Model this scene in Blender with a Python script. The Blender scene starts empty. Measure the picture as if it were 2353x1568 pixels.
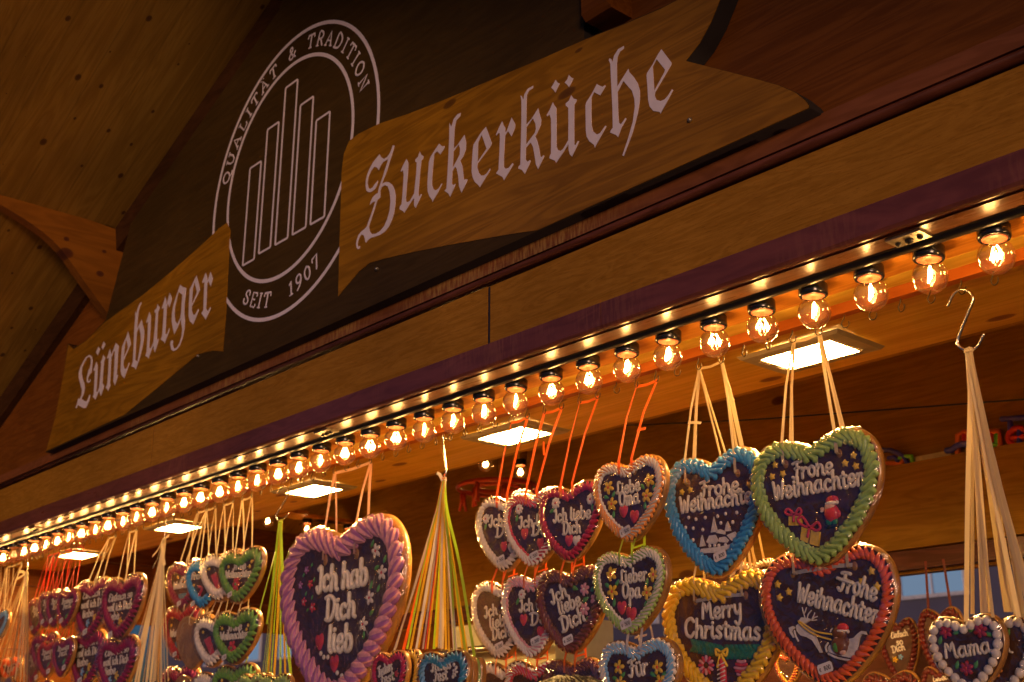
import bpy, math, random
from mathutils import Vector, Matrix
import numpy as np
rnd = random.Random(7)
scene = bpy.context.scene
COL = scene.collection
R = math.radians
# ------------------------------------------------------------------ camera
PITCH, YAW, FPX, WPX = 0.3225, 0.8482, 2771.6, 2353.0     # from calibrating the bulb row and the round emblem
CAMPOS = np.array([0.0, 0.0, 1.6])
cam = bpy.data.cameras.new('camera')
cam.sensor_width = 36.0
cam.lens = FPX / WPX * 36.0
cam.clip_start, cam.clip_end = 0.05, 500
cam.dof.use_dof = True
cam.dof.focus_distance = 2.2
cam.dof.aperture_fstop = 8.0
camo = bpy.data.objects.new('camera', cam)
COL.objects.link(camo)
camo.location = (0, 0, 1.6)
camo.rotation_euler = (math.pi / 2 + PITCH, 0, YAW)
scene.camera = camo
# ------------------------------------------------------------------ dusk sky and low sun
SUN_EL, SUN_ROT = 1.0, 128.0
world = bpy.data.worlds.new('World')
scene.world = world
world.use_nodes = True
wn = world.node_tree
wn.nodes.clear()
sky = wn.nodes.new('ShaderNodeTexSky')
sky.sky_type = 'NISHITA'
sky.sun_disc = False
sky.sun_elevation = R(SUN_EL)
sky.sun_rotation = R(SUN_ROT)
sky.ozone_density = 6.0
sky.dust_density = .3
bg = wn.nodes.new('ShaderNodeBackground')
bg.inputs['Strength'].default_value = 0.15
wo = wn.nodes.new('ShaderNodeOutputWorld')
wn.links.new(sky.outputs[0], bg.inputs[0])
wn.links.new(bg.outputs[0], wo.inputs[0])
sl = bpy.data.lights.new('sun', 'SUN')
sl.energy = 1.3
sl.angle = R(14)
sl.color = (1.0, 0.58, 0.34)
so = bpy.data.objects.new('sun', sl)
COL.objects.link(so)
_a = R(SUN_ROT)
_sd = Vector((math.sin(_a) * math.cos(R(SUN_EL)), math.cos(_a) * math.cos(R(SUN_EL)), math.sin(R(SUN_EL))))   # towards the sun
so.rotation_euler = _sd.to_track_quat('Z', 'Y').to_euler()
so.location = (5, -4, 4)
scene.view_settings.view_transform = 'Standard'
scene.view_settings.look = 'None'
scene.view_settings.gamma = 1
scene.view_settings.exposure = 0.75
scene.cycles.use_denoising = True
scene.cycles.max_bounces = 6
scene.cycles.transparent_max_bounces = 16
scene.cycles.sample_clamp_indirect = 4.0
scene.cycles.caustics_reflective = False
scene.cycles.caustics_refractive = False
BULB_L, PANEL_L = 82.0, 230.0
WARM = (1.0, 0.52, 0.15)
WARM_P = (1.0, 0.56, 0.16)
# ------------------------------------------------------------------ measuring: picture pixel -> point on a real plane
_fw = np.array([-math.sin(YAW) * math.cos(PITCH), math.cos(YAW) * math.cos(PITCH), math.sin(PITCH)])
_r = np.array([math.cos(YAW), math.sin(YAW), 0.0])
_u = np.cross(_r, _fw)
CROPS = {'g': (0, 0, .58825), 'a': (0, 1900, 2.0471), 'b': (550, 1850, 1.9214), 'c': (1050, 1750, 1.7118), 'd': (1750, 1850, 1.9211),
         'e': (2550, 1650, 1.543), 'f': (3300, 1000, .9414), 'A1': (1350, 500, 3.1354), 'A2': (1850, 300, 3.484),
         'A3': (2150, 150, 3.1364), 'L1': (280, 1200, 3.7333), 'L2': (500, 1000, 3.4842), 'c1': (0, 0, 1.568), 'c4': (0, 900, 1.568), 'lo': (780, 50, 2.24)}
def ray(k, x, y):
    ox, oy, s = CROPS[k]
    X, Yp = (ox + x / s) * .58825, (oy + y / s) * .58825
    return _fw + ((X - 1176.5) * _r - (Yp - 784) * _u) / FPX
def onY(k, x, y, Y): d = ray(k, x, y); return CAMPOS + d * (Y / d[1])
def onZ(k, x, y, Z): d = ray(k, x, y); return CAMPOS + d * ((Z - 1.6) / d[2])
# ------------------------------------------------------------------ mesh builder
class MB:
    def __init__(s): s.v = []; s.f = []; s.m = []
    def add(s, vs, fs, m=0):
        o = len(s.v); s.v += [tuple(p) for p in vs]; s.f += [tuple(i + o for i in f) for f in fs]; s.m += [m] * len(fs)
    def box(s, a, b, m=0, bev=0.0):
        (x0, y0, z0), (x1, y1, z1) = a, b
        if bev <= 0:
            s.add([(x0, y0, z0), (x1, y0, z0), (x1, y1, z0), (x0, y1, z0), (x0, y0, z1), (x1, y0, z1), (x1, y1, z1), (x0, y1, z1)],
                  [(0, 3, 2, 1), (4, 5, 6, 7), (0, 1, 5, 4), (1, 2, 6, 5), (2, 3, 7, 6), (3, 0, 4, 7)], m)
        else:   # long bar along X with its four long edges chamfered
            c = bev
            prof = [(y0 + c, z0), (y1 - c, z0), (y1, z0 + c), (y1, z1 - c), (y1 - c, z1), (y0 + c, z1), (y0, z1 - c), (y0, z0 + c)]
            s.prism_x(prof, x0, x1, m)
    def prism_x(s, prof, x0, x1, m=0):
        n = len(prof)
        vs = [(x0, y, z) for y, z in prof] + [(x1, y, z) for y, z in prof]
        fs = [(i, (i + 1) % n, n + (i + 1) % n, n + i) for i in range(n)] + [tuple(range(n - 1, -1, -1)), tuple(range(n, 2 * n))]
        s.add(vs, fs, m)
    def tube(s, pts, r, seg=6, m=0, closed=False, flat=1.0, up=None, star=0.0, lobes=4, m2=None, cap=True):
        P = [Vector(p) for p in pts]; n = len(P)
        rs = r if isinstance(r, (list, tuple)) else [r] * n
        if cap and not closed and n >= 2:      # rounded ends
            d0 = (P[0] - P[1]).normalized(); d1 = (P[-1] - P[-2]).normalized()
            P = [P[0] + d0 * rs[0] * .8, P[0] + d0 * rs[0] * .45] + P + [P[-1] + d1 * rs[-1] * .45, P[-1] + d1 * rs[-1] * .8]
            rs = [rs[0] * .35, rs[0] * .82] + list(rs) + [rs[-1] * .82, rs[-1] * .35]; n = len(P)
        upv = Vector(up) if up is not None else None
        o = len(s.v); prev = None
        for i in range(n):
            a = P[(i - 1) % n] if (closed or i > 0) else P[i]; b = P[(i + 1) % n] if (closed or i < n - 1) else P[i]
            t = (b - a)
            if t.length < 1e-9: t = Vector((1, 0, 0))
            t.normalize()
            if upv is not None:
                w = t.cross(upv)
                if w.length < 1e-4: w = t.orthogonal()
                w.normalize(); h = w.cross(t).normalized()
            else:
                w = (prev - t * prev.dot(t)) if prev is not None else t.orthogonal()
                if w.length < 1e-6: w = t.orthogonal()
                w.normalize(); prev = w; h = t.cross(w)
            for k in range(seg):
                th = 2 * math.pi * k / seg
                q = rs[i] * (1 + star * math.cos(lobes * th))
                s.v.append(tuple(P[i] + w * (q * math.cos(th)) + h * (q * flat * math.sin(th))))
        for i in range(n if closed else n - 1):
            j = (i + 1) % n
            for k in range(seg):
                k2 = (k + 1) % seg
                s.f.append((o + i * seg + k, o + i * seg + k2, o + j * seg + k2, o + j * seg + k))
                s.m.append(m if m2 is None or (k // 2) % 2 == 0 else m2)
        if not closed:
            s.f.append(tuple(o + k for k in range(seg - 1, -1, -1))); s.m.append(m)
            s.f.append(tuple(o + (n - 1) * seg + k for k in range(seg))); s.m.append(m)
    def lathe(s, prof, c=(0, 0, 0), seg=16, m=0):
        o = len(s.v); n = len(prof)
        for (r, z) in prof:
            for k in range(seg):
                t = 2 * math.pi * k / seg
                s.v.append((c[0] + r * math.cos(t), c[1] + r * math.sin(t), c[2] + z))
        for i in range(n - 1):
            for k in range(seg):
                k2 = (k + 1) % seg
                s.f.append((o + i * seg + k, o + i * seg + k2, o + (i + 1) * seg + k2, o + (i + 1) * seg + k)); s.m.append(m)
    def ball(s, c, r, m=0, seg=8, rings=5, sy=1.0, sx=1.0, sz=1.0):
        prof = [(max(1e-5, math.sin(math.pi * i / rings)) * r, -math.cos(math.pi * i / rings) * r) for i in range(rings + 1)]
        o = len(s.v); s.lathe(prof, (0, 0, 0), seg, m)
        for i in range(o, len(s.v)):
            x, y, z = s.v[i]; s.v[i] = (c[0] + x * sx, c[1] + y * sy, c[2] + z * sz)
    def strip(s, pts, w, th=.0004, side=(1, 0, 0), m=0):
        """a flat ribbon along pts; side gives its width direction at each end (lerped)"""
        P = [Vector(p) for p in pts]; n = len(P); o = len(s.v)
        sd = side if isinstance(side, list) else [side] * n
        for i in range(n):
            a = P[max(0, i - 1)]; b = P[min(n - 1, i + 1)]; t = (b - a).normalized()
            w0 = Vector(sd[i]); w0 = (w0 - t * w0.dot(t))
            if w0.length < 1e-5: w0 = t.orthogonal()
            w0.normalize(); h = t.cross(w0)
            for sx, sy in ((-1, -1), (1, -1), (1, 1), (-1, 1)):
                s.v.append(tuple(P[i] + w0 * (sx * w / 2) + h * (sy * th / 2)))
        for i in range(n - 1):
            for k in range(4):
                k2 = (k + 1) % 4
                s.f.append((o + i * 4 + k, o + i * 4 + k2, o + i * 4 + 4 + k2, o + i * 4 + 4 + k)); s.m.append(m)
        s.f.append((o + 3, o + 2, o + 1, o)); s.m.append(m)
        e = o + (n - 1) * 4; s.f.append((e, e + 1, e + 2, e + 3)); s.m.append(m)
    def poly(s, pts, y0, y1, m=0, cx=None):
        """star-shaped polygon in XZ extruded from y0 (front) to y1, fanned from its centre"""
        n = len(pts)
        c = cx or (sum(p[0] for p in pts) / n, sum(p[1] for p in pts) / n)
        vs = [(x, y0, z) for x, z in pts] + [(x, y1, z) for x, z in pts] + [(c[0], y0, c[1]), (c[0], y1, c[1])]
        fs = []
        for i in range(n):
            j = (i + 1) % n
            fs += [(i, j, 2 * n), (n + j, n + i, 2 * n + 1), (i, n + i, n + j, j)]
        s.add(vs, fs, m)
    def build(s, name, mats, parent=None, smooth=True, loc=None):
        me = bpy.data.meshes.new(name)
        me.from_pydata(s.v, [], s.f)
        for mt in (mats if isinstance(mats, (list, tuple)) else [mats]): me.materials.append(mt)
        me.polygons.foreach_set('material_index', s.m)
        import bmesh
        bm = bmesh.new(); bm.from_mesh(me); bmesh.ops.recalc_face_normals(bm, faces=bm.faces); bm.to_mesh(me); bm.free()
        me.polygons.foreach_set('use_smooth', [bool(smooth)] * len(me.polygons))
        me.update()
        o = bpy.data.objects.new(name, me); COL.objects.link(o)
        if parent is not None: o.parent = parent
        if loc is not None: o.location = loc
        return o
def fill2d(name, loops, y0, y1, mat, parent=None):
    """flat outline(s) in XZ (holes allowed) filled and given thickness from y0 (front) to y1"""
    cu = bpy.data.curves.new(name, 'CURVE'); cu.dimensions = '2D'; cu.fill_mode = 'BOTH'; cu.extrude = abs(y1 - y0) / 2
    for L in loops:
        sp = cu.splines.new('POLY'); sp.points.add(len(L) - 1)
        for p, (x, z) in zip(sp.points, L): p.co = (x, z, 0, 1)
        sp.use_cyclic_u = True
    t = bpy.data.objects.new('tmp', cu); COL.objects.link(t)
    dg = bpy.context.evaluated_depsgraph_get(); dg.update()
    me = bpy.data.meshes.new_from_object(t.evaluated_get(dg))
    bpy.data.objects.remove(t); bpy.data.curves.remove(cu)
    ym = (y0 + y1) / 2
    for v in me.vertices: x, z, d = v.co; v.co = (x, ym - d, z)
    me.materials.clear(); me.materials.append(mat); me.name = name
    o = bpy.data.objects.new(name, me); COL.objects.link(o)
    if parent is not None: o.parent = parent
    return o
def empty(name, loc=(0, 0, 0), label=None, cat=None, group=None, kind=None, rot=None):
    o = bpy.data.objects.new(name, None); COL.objects.link(o); o.location = loc; o.empty_display_size = .02
    if rot: o.rotation_euler = rot
    return tag(o, label, cat, group, kind)
def tag(o, label=None, cat=None, group=None, kind=None):
    if label: o['label'] = label
    if cat: o['category'] = cat
    if group: o['group'] = group
    if kind: o['kind'] = kind
    return o
def copy_tree(o, parent=None):
    c = o.copy(); COL.objects.link(c)
    if parent is not None: c.parent = parent
    for ch in o.children: copy_tree(ch, c)
    return c
def smooth_path(pts, n=4, closed=False):
    P = [np.array(p, float) for p in pts]; m = len(P); out = []
    if m < 3 and not closed: return [tuple(p) for p in P]
    for i in range(m if closed else m - 1):
        p1, p2 = P[i], P[(i + 1) % m]
        p0 = P[(i - 1) % m] if closed or i > 0 else 2 * p1 - p2
        p3 = P[(i + 2) % m] if closed or i < m - 2 else 2 * p2 - p1
        for k in range(n):
            t = k / n
            out.append(tuple(.5 * (2 * p1 + (p2 - p0) * t + (2 * p0 - 5 * p1 + 4 * p2 - p3) * t * t + (3 * p1 - p0 - 3 * p2 + p3) * t ** 3)))
    if not closed: out.append(tuple(P[-1]))
    return out
# ------------------------------------------------------------------ materials
def nmat(name):
    m = bpy.data.materials.new(name); m.use_nodes = True
    nt = m.node_tree; b = nt.nodes['Principled BSDF']
    return m, nt, b
def N(nt, t, **kw):
    n = nt.nodes.new(t)
    for k, v in kw.items():
        if k in n.inputs: n.inputs[k].default_value = v
        else: setattr(n, k, v)
    return n
def ramp(nt, src, stops):
    r = nt.nodes.new('ShaderNodeValToRGB'); e = r.color_ramp.elements
    while len(e) < len(stops): e.new(.5)
    for el, (p, c) in zip(e, stops): el.position = p; el.color = (c[0], c[1], c[2], 1) if not isinstance(c, (int, float)) else (c, c, c, 1)
    nt.links.new(src, r.inputs[0]); return r.outputs[0]
def mixc(nt, fac, a, b, mode='MIX'):
    m = nt.nodes.new('ShaderNodeMix'); m.data_type = 'RGBA'; m.blend_type = mode
    for s, v in ((m.inputs[0], fac), (m.inputs[6], a), (m.inputs[7], b)):
        if hasattr(v, 'is_linked'): nt.links.new(v, s)
        elif isinstance(v, (int, float)): s.default_value = v
        else: s.default_value = (v[0], v[1], v[2], 1)
    return m.outputs[2]
def bump(nt, b, src, dist, strength=1.0):
    bp = N(nt, 'ShaderNodeBump'); bp.inputs['Distance'].default_value = dist; bp.inputs['Strength'].default_value = strength
    nt.links.new(src, bp.inputs['Height']); nt.links.new(bp.outputs[0], b.inputs['Normal'])
def wood(name, dark, light, grain=(1, 14, 14), scale=3.0, rough=.45, knots=0.0, kscale=(5, 10, 10), rot=(0, 0, 0), flecks=0.0, coat=0.0, worn=0.0, wornc=(.45, .25, .06), kcol=(.06, .025, .01), bumpd=.0006, ksize=.1, kpl=(0, 2), ring=.13, boards=0.0, bax=1):
    m, nt, b = nmat(name)
    tc = N(nt, 'ShaderNodeTexCoord')
    mp0 = N(nt, 'ShaderNodeMapping'); mp0.inputs['Rotation'].default_value = rot
    nt.links.new(tc.outputs['Object'], mp0.inputs[0])
    mp = N(nt, 'ShaderNodeMapping'); mp.inputs['Scale'].default_value = grain
    nt.links.new(mp0.outputs[0], mp.inputs[0])
    n1 = N(nt, 'ShaderNodeTexNoise', Scale=scale, Detail=8.0, Roughness=.62); n1.inputs['Distortion'].default_value = .5
    nt.links.new(mp.outputs[0], n1.inputs['Vector'])
    n2 = N(nt, 'ShaderNodeTexNoise', Scale=scale * .35, Detail=3.0); n2.inputs['Distortion'].default_value = 1.2
    nt.links.new(mp.outputs[0], n2.inputs['Vector'])
    wv = N(nt, 'ShaderNodeMath', operation='MULTIPLY'); nt.links.new(n2.outputs[0], wv.inputs[0]); wv.inputs[1].default_value = 46.0
    sn = N(nt, 'ShaderNodeMath', operation='SINE'); nt.links.new(wv.outputs[0], sn.inputs[0])
    ad = N(nt, 'ShaderNodeMath', operation='MULTIPLY_ADD'); nt.links.new(sn.outputs[0], ad.inputs[0]); ad.inputs[1].default_value = ring; nt.links.new(n1.outputs[0], ad.inputs[2])
    col = ramp(nt, ad.outputs[0], [(.3, dark), (.72, light)])
    big = N(nt, 'ShaderNodeTexNoise', Scale=1.7, Detail=2.0); nt.links.new(mp0.outputs[0], big.inputs['Vector'])
    bs = ramp(nt, big.outputs[0], [(.3, .72), (.7, 1.12)])
    col = mixc(nt, 1.0, col, bs, 'MULTIPLY')
    if knots > 0:
        mk = N(nt, 'ShaderNodeMapping'); mk.inputs['Scale'].default_value = kscale; nt.links.new(mp0.outputs[0], mk.inputs[0])
        sx = N(nt, 'ShaderNodeSeparateXYZ'); nt.links.new(mk.outputs[0], sx.inputs[0]); cx = N(nt, 'ShaderNodeCombineXYZ')
        nt.links.new(sx.outputs[kpl[0]], cx.inputs[0]); nt.links.new(sx.outputs[kpl[1]], cx.inputs[1])
        vo = N(nt, 'ShaderNodeTexVoronoi', Scale=1.0, voronoi_dimensions='2D'); nt.links.new(cx.outputs[0], vo.inputs['Vector'])
        sp = N(nt, 'ShaderNodeSeparateColor'); nt.links.new(vo.outputs['Color'], sp.inputs[0])
        th = N(nt, 'ShaderNodeMath', operation='MULTIPLY'); nt.links.new(sp.outputs[1], th.inputs[0]); th.inputs[1].default_value = ksize
        dv = N(nt, 'ShaderNodeMath', operation='DIVIDE'); nt.links.new(vo.outputs['Distance'], dv.inputs[0]); nt.links.new(th.outputs[0], dv.inputs[1])
        km = ramp(nt, dv.outputs[0], [(.0, 1.0), (.75, .85), (1.0, 0.0)])
        pr = ramp(nt, sp.outputs[0], [(1 - knots - .01, 0.0), (1 - knots, 1.0)])
        kk = N(nt, 'ShaderNodeMath', operation='MULTIPLY'); nt.links.new(km, kk.inputs[0]); nt.links.new(pr, kk.inputs[1])
        col = mixc(nt, kk.outputs[0], col, kcol)
    if flecks > 0:
        mf = N(nt, 'ShaderNodeMapping'); mf.inputs['Scale'].default_value = (grain[0] * 3, grain[1] * 3, grain[2] * 3); nt.links.new(mp0.outputs[0], mf.inputs[0])
        nf = N(nt, 'ShaderNodeTexNoise', Scale=9.0, Detail=4.0, Roughness=.7); nt.links.new(mf.outputs[0], nf.inputs['Vector'])
        ff = ramp(nt, nf.outputs[0], [(.56, 0.0), (.72, flecks)])
        col = mixc(nt, ff, col, (dark[0] * .5, dark[1] * .45, dark[2] * .4))
    if boards > 0:
        sb = N(nt, 'ShaderNodeSeparateXYZ'); nt.links.new(mp0.outputs[0], sb.inputs[0])
        db = N(nt, 'ShaderNodeMath', operation='DIVIDE'); nt.links.new(sb.outputs[bax], db.inputs[0]); db.inputs[1].default_value = boards
        fl = N(nt, 'ShaderNodeMath', operation='FLOOR'); nt.links.new(db.outputs[0], fl.inputs[0]); fr_ = N(nt, 'ShaderNodeMath', operation='FRACT'); nt.links.new(db.outputs[0], fr_.inputs[0])
        wn_ = N(nt, 'ShaderNodeTexWhiteNoise', noise_dimensions='1D'); nt.links.new(fl.outputs[0], wn_.inputs['W'])
        col = mixc(nt, 1.0, col, ramp(nt, wn_.outputs[0], [(0, .78), (1, 1.12)]), 'MULTIPLY')
        col = mixc(nt, 1.0, col, ramp(nt, fr_.outputs[0], [(0, .6), (.018, .93), (.04, 1.0), (.98, 1.0), (1.0, .8)]), 'MULTIPLY')
    if worn > 0:
        w1 = N(nt, 'ShaderNodeTexNoise', Scale=2.2, Detail=2.0); nt.links.new(mp0.outputs[0], w1.inputs['Vector'])
        mw = N(nt, 'ShaderNodeMapping'); mw.inputs['Scale'].default_value = (90, 20, 14); nt.links.new(mp0.outputs[0], mw.inputs[0])
        w2 = N(nt, 'ShaderNodeTexNoise', Scale=2.0, Detail=4.0); nt.links.new(mw.outputs[0], w2.inputs['Vector'])
        wm = N(nt, 'ShaderNodeMath', operation='MULTIPLY'); nt.links.new(ramp(nt, w1.outputs[0], [(.5, 0.0), (.62, 1.0)]), wm.inputs[0]); nt.links.new(ramp(nt, w2.outputs[0], [(.42, 0.0), (.62, worn)]), wm.inputs[1])
        col = mixc(nt, wm.outputs[0], col, wornc)
    nt.links.new(col, b.inputs['Base Color'])
    rr = ramp(nt, n1.outputs[0], [(.3, min(1, rough + .12)), (.7, max(.05, rough - .08))])
    nt.links.new(rr, b.inputs['Roughness'])
    b.inputs['Coat Weight'].default_value = coat; b.inputs['Coat Roughness'].default_value = .18
    b.inputs['Specular IOR Level'].default_value = .12
    bump(nt, b, ad.outputs[0], bumpd, .7)
    return m
def plain(name, c, rough=.5, metal=0.0, noise=.15, nscale=40, coat=0.0, bumpd=0.0, sss=0.0, spec=.5):
    m, nt, b = nmat(name)
    tc = N(nt, 'ShaderNodeTexCoord'); n = N(nt, 'ShaderNodeTexNoise', Scale=float(nscale), Detail=4.0)
    nt.links.new(tc.outputs['Object'], n.inputs['Vector'])
    k = ramp(nt, n.outputs[0], [(.3, 1 - noise), (.7, 1 + noise)])
    nt.links.new(mixc(nt, 1.0, c, k, 'MULTIPLY'), b.inputs['Base Color'])
    b.inputs['Roughness'].default_value = rough; b.inputs['Metallic'].default_value = metal
    b.inputs['Coat Weight'].default_value = coat; b.inputs['Coat Roughness'].default_value = .12
    b.inputs['Specular IOR Level'].default_value = spec
    if sss > 0:
        b.inputs['Subsurface Weight'].default_value = sss; b.inputs['Subsurface Radius'].default_value = (.004, .003, .002); b.inputs['Subsurface Scale'].default_value = 1.0
    if bumpd > 0: bump(nt, b, n.outputs[0], bumpd)
    return m
def emit(name, c, s, base=(.8, .8, .8)):
    m, nt, b = nmat(name)
    b.inputs['Base Color'].default_value = (*base, 1); b.inputs['Emission Color'].default_value = (*c, 1); b.inputs['Emission Strength'].default_value = s
    return m
M = {}
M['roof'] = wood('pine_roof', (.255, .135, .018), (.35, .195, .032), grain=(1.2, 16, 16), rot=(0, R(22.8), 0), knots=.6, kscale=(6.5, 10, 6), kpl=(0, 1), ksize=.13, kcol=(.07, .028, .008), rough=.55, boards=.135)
M['bracket'] = wood('pine_bracket', (.18, .062, .005), (.25, .09, .009), grain=(14, 1.5, 10), knots=.5, kscale=(6, 7, 9), kpl=(1, 2), ksize=.2, kcol=(.07, .02, .01), rough=.5)
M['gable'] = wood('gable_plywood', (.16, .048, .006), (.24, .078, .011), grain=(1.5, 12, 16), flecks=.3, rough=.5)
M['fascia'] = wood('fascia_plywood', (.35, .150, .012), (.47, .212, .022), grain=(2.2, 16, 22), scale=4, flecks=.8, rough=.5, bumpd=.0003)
M['rail'] = wood('lacquered_rail', (.15, .042, .032), (.21, .06, .045), grain=(2, 14, 14), rough=.34, coat=.4, worn=.45, wornc=(.36, .14, .07))
M['under'] = wood('glossy_underside', (.15, .062, .026), (.22, .095, .04), grain=(2, 12, 12), rough=.30, coat=.22, bumpd=.0004)
M['trim'] = wood('worn_trim', (.20, .065, .022), (.28, .095, .035), grain=(2, 12, 12), rough=.38, worn=.8, wornc=(.42, .23, .07))
M['mould'] = wood('dark_moulding', (.09, .025, .014), (.16, .05, .03), grain=(2, 12, 12), rough=.42, coat=.15)
M['soffit'] = wood('orange_soffit', (.52, .19, .018), (.68, .27, .03), grain=(1.2, 14, 14), rough=.4, coat=.2)
M['batten'] = wood('red_batten', (.44, .11, .012), (.54, .15, .02), grain=(1.5, 12, 12), rough=.4)
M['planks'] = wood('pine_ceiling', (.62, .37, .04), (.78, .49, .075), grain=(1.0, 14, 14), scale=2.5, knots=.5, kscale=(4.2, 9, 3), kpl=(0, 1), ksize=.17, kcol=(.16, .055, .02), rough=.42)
M['inner'] = wood('inner_plywood', (.29, .15, .014), (.40, .215, .025), grain=(1.3, 10, 16), knots=.25, kscale=(2.5, 5, 5), ksize=.12, kcol=(.09, .03, .012), rough=.55)
M['sidewall'] = wood('side_boards', (.13, .038, .006), (.19, .06, .010), grain=(8, 1.2, 14), knots=.25, kscale=(5, 2.5, 5), kpl=(1, 2), rough=.5)
M['signdark'] = wood('dark_sign_paint', (.055, .031, .008), (.072, .041, .011), grain=(1.5, 10, 14), rough=.42)
M['banner'] = wood('banner_wood', (.27, .115, .005), (.41, .182, .010), grain=(1.1, 12, 13), scale=3.2, knots=.22, kscale=(2.6, 4, 6.5), ksize=.10, kcol=(.13, .05, .006), rough=.36, coat=.2, ring=.15)
M['vinyl'] = plain('lilac_vinyl', (.86, .77, .82), rough=.34, noise=.04, nscale=60, bumpd=.0006)
M['blackpl'] = plain('black_socket', (.012, .012, .014), rough=.22, noise=.2, coat=.3)
M['cable'] = plain('black_edge_strip', (.02, .017, .015), rough=.3, noise=.2)
M['brass'] = plain('brown_hook_metal', (.085, .055, .02), rough=.5, metal=.5, noise=.3)
M['steel'] = plain('steel_wire', (.62, .60, .56), rough=.22, metal=1.0, noise=.1)
M['plate'] = plain('steel_plate', (.42, .38, .30), rough=.42, metal=.9, noise=.3, nscale=120)
M['frame'] = plain('lamp_frame', (.30, .27, .22), rough=.45, noise=.08)
M['collar'] = plain('bulb_collar', (.75, .22, .12), rough=.4, noise=.1)
M['filament'] = emit('lit_filament', WARM, BULB_L)
M['panel'] = emit('lit_lamp_panel', WARM_P, PANEL_L)
M['tag'] = plain('white_sticker', (.72, .66, .64), rough=.5, noise=.03)
M['print'] = plain('sticker_print', (.06, .05, .06), rough=.6, noise=.05)
# clear bulb glass: thin reflecting shell, no lensing
m, nt, b = nmat('bulb_glass'); nt.nodes.remove(b)
tr = N(nt, 'ShaderNodeBsdfTransparent'); tr.inputs[0].default_value = (.97, .93, .86, 1)
gl = N(nt, 'ShaderNodeBsdfGlossy'); gl.inputs['Roughness'].default_value = .03; gl.inputs['Color'].default_value = (1, .9, .75, 1)
fr = N(nt, 'ShaderNodeLayerWeight'); fr.inputs['Blend'].default_value = .35
fm = N(nt, 'ShaderNodeMath', operation='MULTIPLY'); fm.inputs[1].default_value = .85; nt.links.new(fr.outputs['Facing'], fm.inputs[0])
mx = N(nt, 'ShaderNodeMixShader'); nt.links.new(fm.outputs[0], mx.inputs[0]); nt.links.new(tr.outputs[0], mx.inputs[1]); nt.links.new(gl.outputs[0], mx.inputs[2])
g2 = N(nt, 'ShaderNodeBsdfGlossy'); g2.inputs['Roughness'].default_value = .4; g2.inputs['Color'].default_value = (1, .8, .6, 1)
mx2 = N(nt, 'ShaderNodeMixShader'); mx2.inputs[0].default_value = .012; nt.links.new(mx.outputs[0], mx2.inputs[1]); nt.links.new(g2.outputs[0], mx2.inputs[2])
nt.links.new(mx2.outputs[0], nt.nodes['Material Output'].inputs[0]); M['glass'] = m
# glazed gingerbread wrapped in cellophane
m, nt, b = nmat('gingerbread')
tc = N(nt, 'ShaderNodeTexCoord')
n1 = N(nt, 'ShaderNodeTexNoise', Scale=60.0, Detail=6.0); n2 = N(nt, 'ShaderNodeTexNoise', Scale=11.0, Detail=3.0, Distortion=1.5)
oi = N(nt, 'ShaderNodeObjectInfo')
va = N(nt, 'ShaderNodeVectorMath', operation='ADD'); nt.links.new(tc.outputs['Object'], va.inputs[0]); nt.links.new(oi.outputs['Location'], va.inputs[1])
for q in (n1, n2): nt.links.new(va.outputs[0], q.inputs['Vector'])
col = ramp(nt, n1.outputs[0], [(.3, (.050, .020, .013)), (.7, (.100, .042, .026))])
nt.links.new(col, b.inputs['Base Color']); b.inputs['Roughness'].default_value = .42
b.inputs['Coat Weight'].default_value = .35; b.inputs['Coat Roughness'].default_value = .15; b.inputs['Specular IOR Level'].default_value = .2
bp = N(nt, 'ShaderNodeBump'); bp.inputs['Distance'].default_value = .0008; nt.links.new(n1.outputs[0], bp.inputs['Height']); nt.links.new(bp.outputs[0], b.inputs['Normal'])
bp2 = N(nt, 'ShaderNodeBump'); bp2.inputs['Distance'].default_value = .006; nt.links.new(n2.outputs[0], bp2.inputs['Height']); nt.links.new(bp2.outputs[0], b.inputs['Coat Normal'])
M['ginger'] = m
# crinkled clear cellophane
m, nt, b = nmat('cellophane'); nt.nodes.remove(b)
tc = N(nt, 'ShaderNodeTexCoord'); oi = N(nt, 'ShaderNodeObjectInfo'); va = N(nt, 'ShaderNodeVectorMath', operation='ADD')
nt.links.new(tc.outputs['Object'], va.inputs[0]); nt.links.new(oi.outputs['Location'], va.inputs[1])
n1 = N(nt, 'ShaderNodeTexNoise', Scale=16.0, Detail=3.0, Distortion=2.2); n2 = N(nt, 'ShaderNodeTexNoise', Scale=70.0, Detail=2.0, Distortion=.6)
for q in (n1, n2): nt.links.new(va.outputs[0], q.inputs['Vector'])
ad = N(nt, 'ShaderNodeMath', operation='MULTIPLY_ADD'); nt.links.new(n2.outputs[0], ad.inputs[0]); ad.inputs[1].default_value = .16; nt.links.new(n1.outputs[0], ad.inputs[2])
bp = N(nt, 'ShaderNodeBump'); bp.inputs['Distance'].default_value = .011; nt.links.new(ad.outputs[0], bp.inputs['Height'])
tr = N(nt, 'ShaderNodeBsdfTransparent'); gl = N(nt, 'ShaderNodeBsdfGlossy'); gl.inputs['Roughness'].default_value = .07
fr = N(nt, 'ShaderNodeLayerWeight'); fr.inputs['Blend'].default_value = .5
for q in (gl, fr): nt.links.new(bp.outputs[0], q.inputs['Normal'])
pw = N(nt, 'ShaderNodeMath', operation='POWER'); pw.inputs[1].default_value = 5.0; nt.links.new(fr.outputs['Facing'], pw.inputs[0])
fm = N(nt, 'ShaderNodeMath', operation='MULTIPLY_ADD'); fm.inputs[1].default_value = .6; fm.inputs[2].default_value = .115; fm.use_clamp = True; nt.links.new(pw.outputs[0], fm.inputs[0])
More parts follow.
